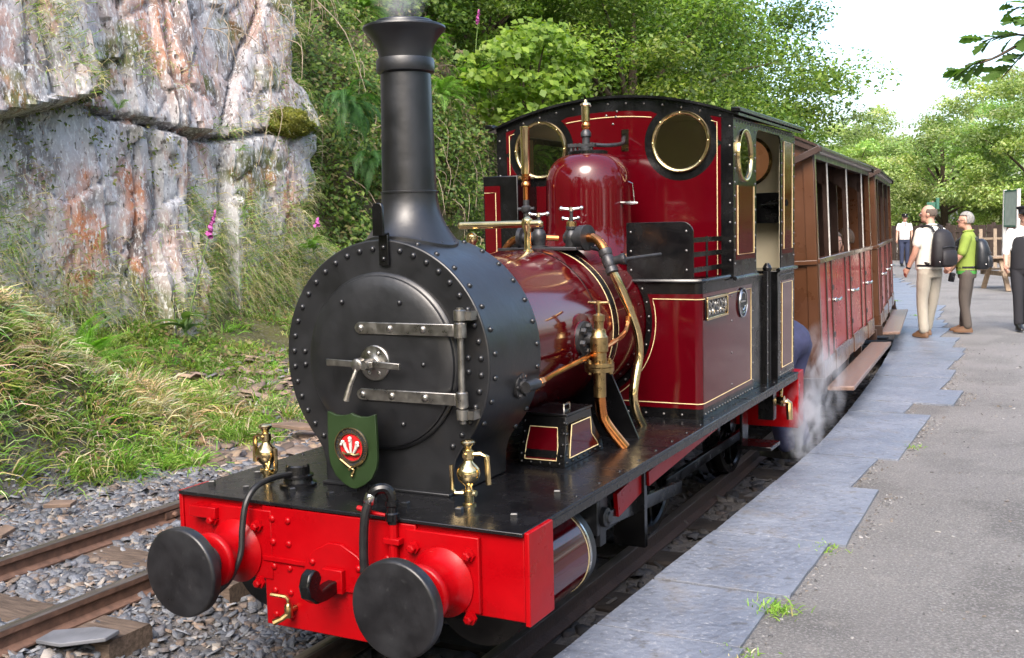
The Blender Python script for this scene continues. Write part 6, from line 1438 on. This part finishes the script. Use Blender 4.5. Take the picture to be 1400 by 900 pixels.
grass('cliff_grass', P, np.concatenate([np.full((n,1),.8)+rs.randn(n,1)*.3, rs.randn(n,1)*.45, np.full((n,1),.55)],1), .10+.22*rs.rand(n), .0035, gcolor(n, .35+.3*(rs.rand(n) > .5), rs), 'tufts of fine grass on the ledges of the rock face', rs, .95)
# tufts between slabs and tarmac
def tuft(loc, m, h, label, spread=.045):
    r2 = np.random.RandomState(int(abs(loc[0])*1000)); P = np.array(loc)+np.concatenate([r2.randn(m,2)*spread, np.zeros((m,1))],1)
    o = grass('grass_tuft', P-np.array(loc), np.concatenate([r2.randn(m,2)*.7, np.ones((m,1))],1), h*(.4+.6*r2.rand(m)), .0028, gcolor(m,.08,r2)*1.25, label, r2, .4)
    o.location = loc; o['group'] = 'grass tufts along the slab edge'; o['category'] = 'grass tuft'
for a in (((1.35,2.10,.09),90,.07,'flat grass tuft at the outer corner of a pale platform slab'),((1.325,1.19,.09),170,.10,'bright grass tuft beside the slab joint nearest the camera'),((1.30,.68,.09),60,.06,'small sparse grass tuft lowest beside the platform slabs'),((1.42,4.75,.09),50,.05,'small grass tuft beside the widest platform slab'),((1.02,9.3,.09),60,.05,'little grass tuft beside the slabs near the man'),((.2,15.4,.09),120,.09,'grass tuft on the slabs beyond the carriage'),((-.55,18.6,.09),120,.10,'farthest grass tuft beside the platform slabs')): tuft(*a)

# ---- ferns
def frond_mesh(Ln, seed, arch=.55, pal=((.15,.30,.05),(.19,.36,.06),(.12,.25,.04))):
    r2 = np.random.RandomState(seed); vs = []; col = []; fs = []; pal = np.array(pal); npair = 30
    def rach(t): return np.array([.04*math.sin(t*3+seed), Ln*(t-.18*t*t*arch), Ln*(arch*t-1.05*arch*t*t)])
    c0 = pal[r2.randint(0,len(pal))]
    for i in range(24):
        t0, t1 = i/24, (i+1)/24; a, b_ = rach(t0), rach(t1); w = .006*(1-t0)+.0015
        k = len(vs); vs += [a-[w,0,0], a+[w,0,0], b_+[w,0,0], b_-[w,0,0]]; col += [c0*.8]*4; fs.append((k,k+1,k+2,k+3))
    for i in range(npair):
        t = .10+.88*i/npair; p = rach(t); d = rach(min(1,t+.03))-p; d = d/np.linalg.norm(d); l = Ln*.165*math.sin(PI*min(1,(t*.88+.16)))**.9*(1-.25*t)
        for s in (-1,1):
            o = np.array([s*.90,0,0])+d*.38; o = o/np.linalg.norm(o); dr = np.array([0,0,-.24*l]); m = max(3, int(6*l/(Ln*.16)))
            c = pal[r2.randint(0,len(pal))]*(.8+.4*r2.rand()); up = np.cross(o, d); 
            for j in range(m):
                u0 = (j+.15)/m; q0 = p+o*l*u0+dr*u0*u0; ll = Ln*.019*(1.08-u0); w = o*l/m*.36
                for e in (-1,1):
                    tip = q0+d*e*ll+o*ll*.45+np.array([0,0,.15*ll]); k = len(vs)
                    vs += [q0-w, q0+w, tip+w*.35, tip-w*.35]; col += [c]*4; fs.append((k,k+1,k+2,k+3))
            k = len(vs); wx = d*Ln*.0022; vs += [p-wx, p+wx, p+o*l+dr+wx*.3, p+o*l+dr-wx*.3]; col += [c*.85]*4; fs.append((k,k+1,k+2,k+3))
    o = npmesh('frond', np.array(vs), np.array(fs), 'leaf', None, np.array(col)); me = o.data; bpy.data.objects.remove(o); return me
FR = [frond_mesh(1., s, a) for s, a in ((1,.5),(2,.7),(3,.9))]
FRD = [frond_mesh(1., s, a, ((.06,.16,.04),(.08,.20,.05),(.05,.13,.04))) for s, a in ((4,.7),(5,.95),(6,1.1))]
FRB = [frond_mesh(1., s, a, ((.20,.42,.06),(.26,.48,.08),(.17,.36,.05))) for s, a in ((7,.5),(8,.75),(9,.95))]
frs = random.Random(9)
def fern(label, loc, nf, size, az0, az1, el, meshes=FR, group='ferns on the bank', sp=.3):
    t = thing('fern', label, 'fern', loc, 0, group)
    for i in range(nf):
        o = bpy.data.objects.new('frond', meshes[i % len(meshes)]); a = az0+(az1-az0)*(i+.5)/nf+frs.uniform(-.2,.2); s = size*frs.uniform(.7,1.1)
        o.rotation_euler = (el+frs.uniform(-sp,sp), frs.uniform(-.25,.25), a); o.scale = (s,s,s); link(o, t, True)
fern('bright green fern on the grassy bank below the rock face', (-5.3,3.35,float(gz(-5.3,3.35))+.10), 30, .75, R(-210), R(30), .65, FRB, sp=.6)
fern('tiny fern growing in the ledge of the left rock face', (-5.72,4.32,2.92), 7, .24, R(-170), R(-10), .4)
fern('large dark fern hanging from the rock beside the chimney', (-5.85,8.15,3.35), 38, .72, R(-190), R(0), -.45, FRD, sp=.7)
fern('dark fern hanging low behind the chimney', (-5.8,8.55,2.65), 26, .60, R(-190), R(0), -.65, FRD, sp=.6)
fern('light green fern near the small crack plants mid cliff', (-5.75,6.02,2.62), 6, .22, R(-170), R(-10), .1)
for lb, y, t, nf, s in (('bracken fern above the brass handrail',9.6,1.5,12,.65),('pale bracken fern left of the tall maroon box',10.6,1.2,12,.7),('bracken fern halfway up the bank right of the chimney',11.2,3.6,12,.8),('large bracken fern high on the bank right of the chimney top',12.0,4.4,14,.95),('arching bracken fern below the light green bush',12.9,4.0,13,.9),('bracken fern near the top edge beside the chimney',11.0,4.9,12,.85),('low bracken fern left of the cab window',12.4,2.2,12,.75),('fern at the foot of the bank behind the boiler',9.2,.8,12,.6),('shaded fern seen through the left cab window',15.5,3.2,14,.9),('fern behind the cab seen through the left spectacle',17.,2.6,14,.9)):
    p = hill_pt(y, t); fern(lb, p+V((.35,-.1,.15)), nf+10, s*.95, R(-190), R(10), -.05, FRB if nf % 2 else FR, sp=.6)
fern('small fern beside the smokebox edge at the foot of the rock', (-5.55,6.9,1.5), 8, .34, R(-180), R(0), .5)
# ---- light green hazel bush at the corner of the bank
p = V((-5.75,13.2,3.35)); rs2 = np.random.RandomState(44)
bs = thing('hazel_bush', 'bright yellow green bush on the bank above the left cab corner', 'bush', p, 0)
C, P, N = crown_points(rs2, 40, 70, 1.0, 1.5, 1.1, .9, .42, .4, -.9)
leafmesh('foliage', P, N+np.array([.4,-.3,0]), .11+.06*rs2.rand(len(P)), [(.16,.26,.03),(.20,.31,.04),(.13,.22,.03),(.24,.34,.05)], 'leaf', bs, rs2, .8, local=True)
b = MB()
for i in range(0,40,4): b.tube([(0,0,-.2), V(C[i])*.5+V((0,0,.2)), C[i]], [.025,.015,.005], 6, smooth=3)
b.build('stems', 'bark', bs, smooth=60, local=True)
for (lb,y,t,sx,hh,ct) in (('olive green bush on the bank above the locomotive left spectacle',13.2,5.0,1.0,1.0,36),('dark green bush at the foot of the wood above the cab roof',17.,4.2,1.2,1.1,40),('leafy bush under the oak beside the cab roof',20.5,3.2,1.3,1.2,40),('green bush behind the carriage roof end',25.,3.0,1.4,1.4,40),('small bush left of the chimney cap on the rock top',7.7,6.2,.9,.8,30)):
    p = hill_pt(y, t); bb_ = thing('bush', lb, 'bush', p, 0, 'bushes on the bank'); C, P, N = crown_points(rs2, ct, 110, sx, sx*1.2, hh, .7, .45, .35, -.9)
    leafmesh('foliage', P, N+np.array([.3,-.3,0]), .07+.05*rs2.rand(len(P)), GREENS+YGREEN[:2], 'leaf', bb_, rs2, .7, local=True)
    b = MB()
    for i in range(0,ct,5): b.tube([(0,0,-.2), V(C[i])*.5+V((0,0,.15)), C[i]], [.025,.014,.005], 6, smooth=3)
    b.build('stems', 'bark', bb_, smooth=60, local=True)
# ---- foxgloves
def bigleaf(Lf, seed, w=.32):
    vs = []; fs = []; n = 7; r2 = random.Random(seed)
    for i in range(n+1):
        t = i/n; wd = Lf*w*math.sin(PI*min(1,t*.92+.04))**.8; y = Lf*t; z = Lf*(.35*t-.55*t*t)
        vs += [(-wd*.5,y,z+.06*Lf),(0,y,z),(wd*.5,y,z+.06*Lf)]
    for i in range(n): fs += [(3*i,3*i+1,3*i+4,3*i+3),(3*i+1,3*i+2,3*i+5,3*i+4)]
    o = npmesh('leaf', np.array(vs), np.array(fs), 'leaf', None, np.tile(np.array([[.10,.17,.055]]),(len(vs),1))*(.9+.2*r2.random()), True); me = o.data; bpy.data.objects.remove(o); return me
BL = [bigleaf(1., s, w) for s, w in ((1,.34),(2,.42),(3,.28))]
bell = MB().lathe((0,0,0), (0,.75,-.65), [(.006,0),(.014,.012),(.017,.03),(.022,.042)], 8, False).mesh('bell', 'foxpink', 60)
def foxglove(label, base, h, lean, nb, nl, lsz):
    t = thing('foxglove', label, 'foxglove', base, 0, 'foxgloves'); b_ = V((0,0,0)); tip = V((lean[0],lean[1],h))
    MB().tube([b_, tip*.5+V((0,-.02,0)), tip], [.010,.008,.003], 6, smooth=5).build('stem', 'stem', t, smooth=60, local=True)
    for i in range(nb):
        u = .80+.20*i/max(1,nb); p = tip*u+V((0,-.02*(1-u),0)); o = bpy.data.objects.new('bell', bell); o.location = p; o.rotation_euler = (0,0,frs.uniform(-1.,1.2)+PI*.9); s = 1.3-.7*(i/nb); o.scale = (s,s,s); link(o, t, True)
    for i in range(nl):
        o = bpy.data.objects.new('leaf', BL[i % 3]); s = lsz*frs.uniform(.7,1.1); o.rotation_euler = (.35+frs.uniform(-.2,.3), 0, 2*PI*i/nl+frs.uniform(-.3,.3)); o.scale = (s,s,s); o.location = (0,0,.03+.02*i); link(o, t, True)
foxglove('tall pink foxglove in front of the rock face above the grass', (-5.45,4.75,.70), 1.28, (.06,.48), 16, 9, .30)
foxglove('broad leaved plant on the rock beside the smokebox', (-5.6,7.05,1.45), .45, (.03,.1), 6, 7, .22)
for lb, y, t in (('pink foxglove against the dark trees above the cab',15.0,5.0),('pink foxglove on the bank left of the cab roof corner',13.2,4.2)):
    p = hill_pt(y,t)+V((.5,-.2,.1)); foxglove(lb, p, 1.0, (.15,-.05), 16, 6, .25)
# ---- moss cushions on the rock
def moss(label, y, z, r, sc=(1,1.3,.7)):
    rs3 = np.random.RandomState(int(y*100)); b = MB().ball((0,0,0), 1., 28, 18); vs = np.array(b.v); k = 1+.30*(fbm(vs[:,1]*2.2+vs[:,0]*1.3+5, vs[:,2]*2.2+vs[:,0], 4, 7)-.5)*2
    b.v = [tuple(v) for v in vs*k[:,None]*np.array(sc)*r]; o = b.build('moss_cushion', 'moss', None, smooth=180); o.location = (cliff_x(y,z)+.02, y, z); tag(o, label, 'moss', 'moss cushions on the rock')
    u = unit(rs3.randn(2600,3)); kk = 1+.30*(fbm(u[:,1]*2.2+u[:,0]*1.3+5, u[:,2]*2.2+u[:,0], 4, 7)-.5)*2; Pm = u*kk[:,None]*np.array(sc)*r*1.02
    leafmesh('moss_fronds', Pm, u+rs3.randn(2600,3)*.7, .018+.020*rs3.rand(2600), [(.16,.17,.03),(.21,.21,.04),(.12,.13,.025),(.27,.25,.07)], 'leaf', o, rs3, .7, local=True)['kind'] = 'stuff'
moss('large yellow green moss cushion on the ledge left of the fern', 7.15, 3.02, .27, (1,1.35,.62))
moss('moss cushion high on the rock beside the chimney cap', 8.15, 4.1, .26, (1,1.2,.8))
moss('moss cushion at the foot of the rock by the smokebox', 7.6, .95, .24, (1,1.5,.7))
moss('moss cushion low on the rock behind the chimney base', 8.5, 1.6, .26, (1,1.2,.8))

# ---- oak branch reaching in at the upper right
ok = thing('oak_tree', 'oak tree beside the platform with a leafy branch reaching in upper right', 'tree', (6.4,4.6,.05), 0)
b = MB().tube([(6.4,4.6,-.2),(6.35,4.55,1.5),(6.2,4.4,3.0),(6.3,4.5,5.2)], [.26,.20,.17,.05], 12, smooth=5)
b.build('trunk', 'bark', ok, smooth=60)
tw = MB().tube([(6.25,4.45,2.7),(4.6,3.4,3.1),(3.2,2.6,2.95),(2.55,2.25,2.66),(2.22,2.05,2.47),(2.06,1.98,2.38),(1.96,1.95,2.36)], [.10,.07,.035,.016,.008,.005,.003], 8, smooth=5)
ends = []
org = random.Random(21)
for p, e in (((2.55,2.25,2.66),(2.14,2.10,2.60)),((2.4,2.15,2.57),(2.16,2.0,2.52)),((2.3,2.1,2.50),(2.10,2.02,2.30)),((2.9,2.4,2.82),(2.25,2.2,2.72)),((2.35,2.1,2.53),(2.28,2.02,2.26)),((2.22,2.05,2.47),(2.02,2.0,2.46)),((2.5,2.2,2.62),(2.30,2.0,2.68)),((2.06,1.98,2.38),(1.94,1.97,2.33)),((2.6,2.3,2.7),(2.38,2.1,2.44))):
    p, e = V(p), V(e); tw.tube([p, p.lerp(e,.5)+V((0,0,.02)), e], [.006,.004,.002], 5, smooth=3); ends.append((p,e))
tw.build('limb', 'bark', ok, smooth=60)
def oakleaf(seed):
    r2 = random.Random(seed); prof = [(0,.02),(.10,.05),(.20,.17),(.27,.12),(.38,.26),(.46,.16),(.58,.32),(.68,.20),(.80,.27),(.90,.14),(1.,.0)]
    vs = []; fs = []
    for t, wd in prof:
        wd *= r2.uniform(.85,1.15); z = -.18*t*t; vs += [(-wd,t,z+.22*wd),(0,t,z),(wd,t,z+.22*wd)]
    for i in range(len(prof)-1): fs += [(3*i,3*i+1,3*i+4,3*i+3),(3*i+1,3*i+2,3*i+5,3*i+4)]
    o = npmesh('leaf', np.array(vs), np.array(fs), 'leaf', None, np.tile(np.array([[.09,.17,.035]])*r2.uniform(.8,1.3),(len(vs),1)), True); me = o.data; bpy.data.objects.remove(o); return me
OL = [oakleaf(i) for i in range(5)]
for p, e in ends:
    for j in range(13):
        t = .15+.85*(j/12); q_ = p.lerp(e,t)+V((0,0,.01)); o = bpy.data.objects.new('leaf', OL[org.randrange(5)]); d = (e-p).normalized()
        az = math.atan2(-d.x,d.y)+(-1)**j*org.uniform(.3,1.25)*(1-t*.5); s = org.uniform(.065,.115); o.location = q_; o.rotation_euler = (org.uniform(-.7,.35),org.uniform(-.7,.7),az); o.scale = (s,s,s); link(o, ok)
C, P, N = crown_points(np.random.RandomState(3), 30, 140, 1.8, 1.8, 1.3, 0, .7)
leafmesh('crown', P+np.array([7.0,5.2,6.0]), N, .13, GREENS, 'leaf', ok, np.random.RandomState(3))

# ================================================================ STEAM
def steam(name, label, loc, sc, dens, nscale, lo, hi, rot=(0,0,0)):
    m = bpy.data.materials.new(name); m.use_nodes = True; n = m.node_tree.nodes; l = m.node_tree.links; n.remove(n['Principled BSDF'])
    pv = n.new('ShaderNodeVolumePrincipled'); pv.inputs['Color'].default_value = (.95,.96,1,1); pv.inputs['Anisotropy'].default_value = .2
    tc = n.new('ShaderNodeTexCoord'); nz = n.new('ShaderNodeTexNoise'); nz.inputs['Scale'].default_value = nscale; nz.inputs['Detail'].default_value = 4; nz.inputs['Distortion'].default_value = .6; l.new(tc.outputs['Object'], nz.inputs['Vector'])
    mr = n.new('ShaderNodeMapRange'); mr.inputs[1].default_value = lo; mr.inputs[2].default_value = hi; l.new(nz.outputs['Fac'], mr.inputs[0])
    ln = n.new('ShaderNodeVectorMath'); ln.operation = 'LENGTH'; l.new(tc.outputs['Object'], ln.inputs[0])
    fo = n.new('ShaderNodeMapRange'); fo.inputs[1].default_value = 1.; fo.inputs[2].default_value = .25; l.new(ln.outputs['Value'], fo.inputs[0])
    mu = n.new('ShaderNodeMath'); mu.operation = 'MULTIPLY'; l.new(mr.outputs[0], mu.inputs[0]); l.new(fo.outputs[0], mu.inputs[1])
    m2 = n.new('ShaderNodeMath'); m2.operation = 'MULTIPLY'; l.new(mu.outputs[0], m2.inputs[0]); m2.inputs[1].default_value = dens; l.new(m2.outputs[0], pv.inputs['Density'])
    l.new(pv.outputs[0], n['Material Output'].inputs['Volume']); MATS[name] = m
    o = MB().ball((0,0,0), 1., 20, 12).build(name, name, None, smooth=180); o.location = loc; o.scale = sc; o.rotation_euler = rot
    return tag(o, label, 'steam', None, 'stuff')
steam('chimney_steam', 'thin white steam rising from the chimney top', (-.02,.56,2.78), (.15,.15,.28), 9., 2.2, .40, .62)
steam('injector_steam', 'puff of white steam below the brass injector pipe', (.80,4.14,.34), (.15,.22,.30), 22., 2.0, .45, .68)
steam('coupling_steam', 'drifting white steam between the engine and the carriage', (.76,4.95,.52), (.20,.24,.46), 14., 2.2, .47, .70)
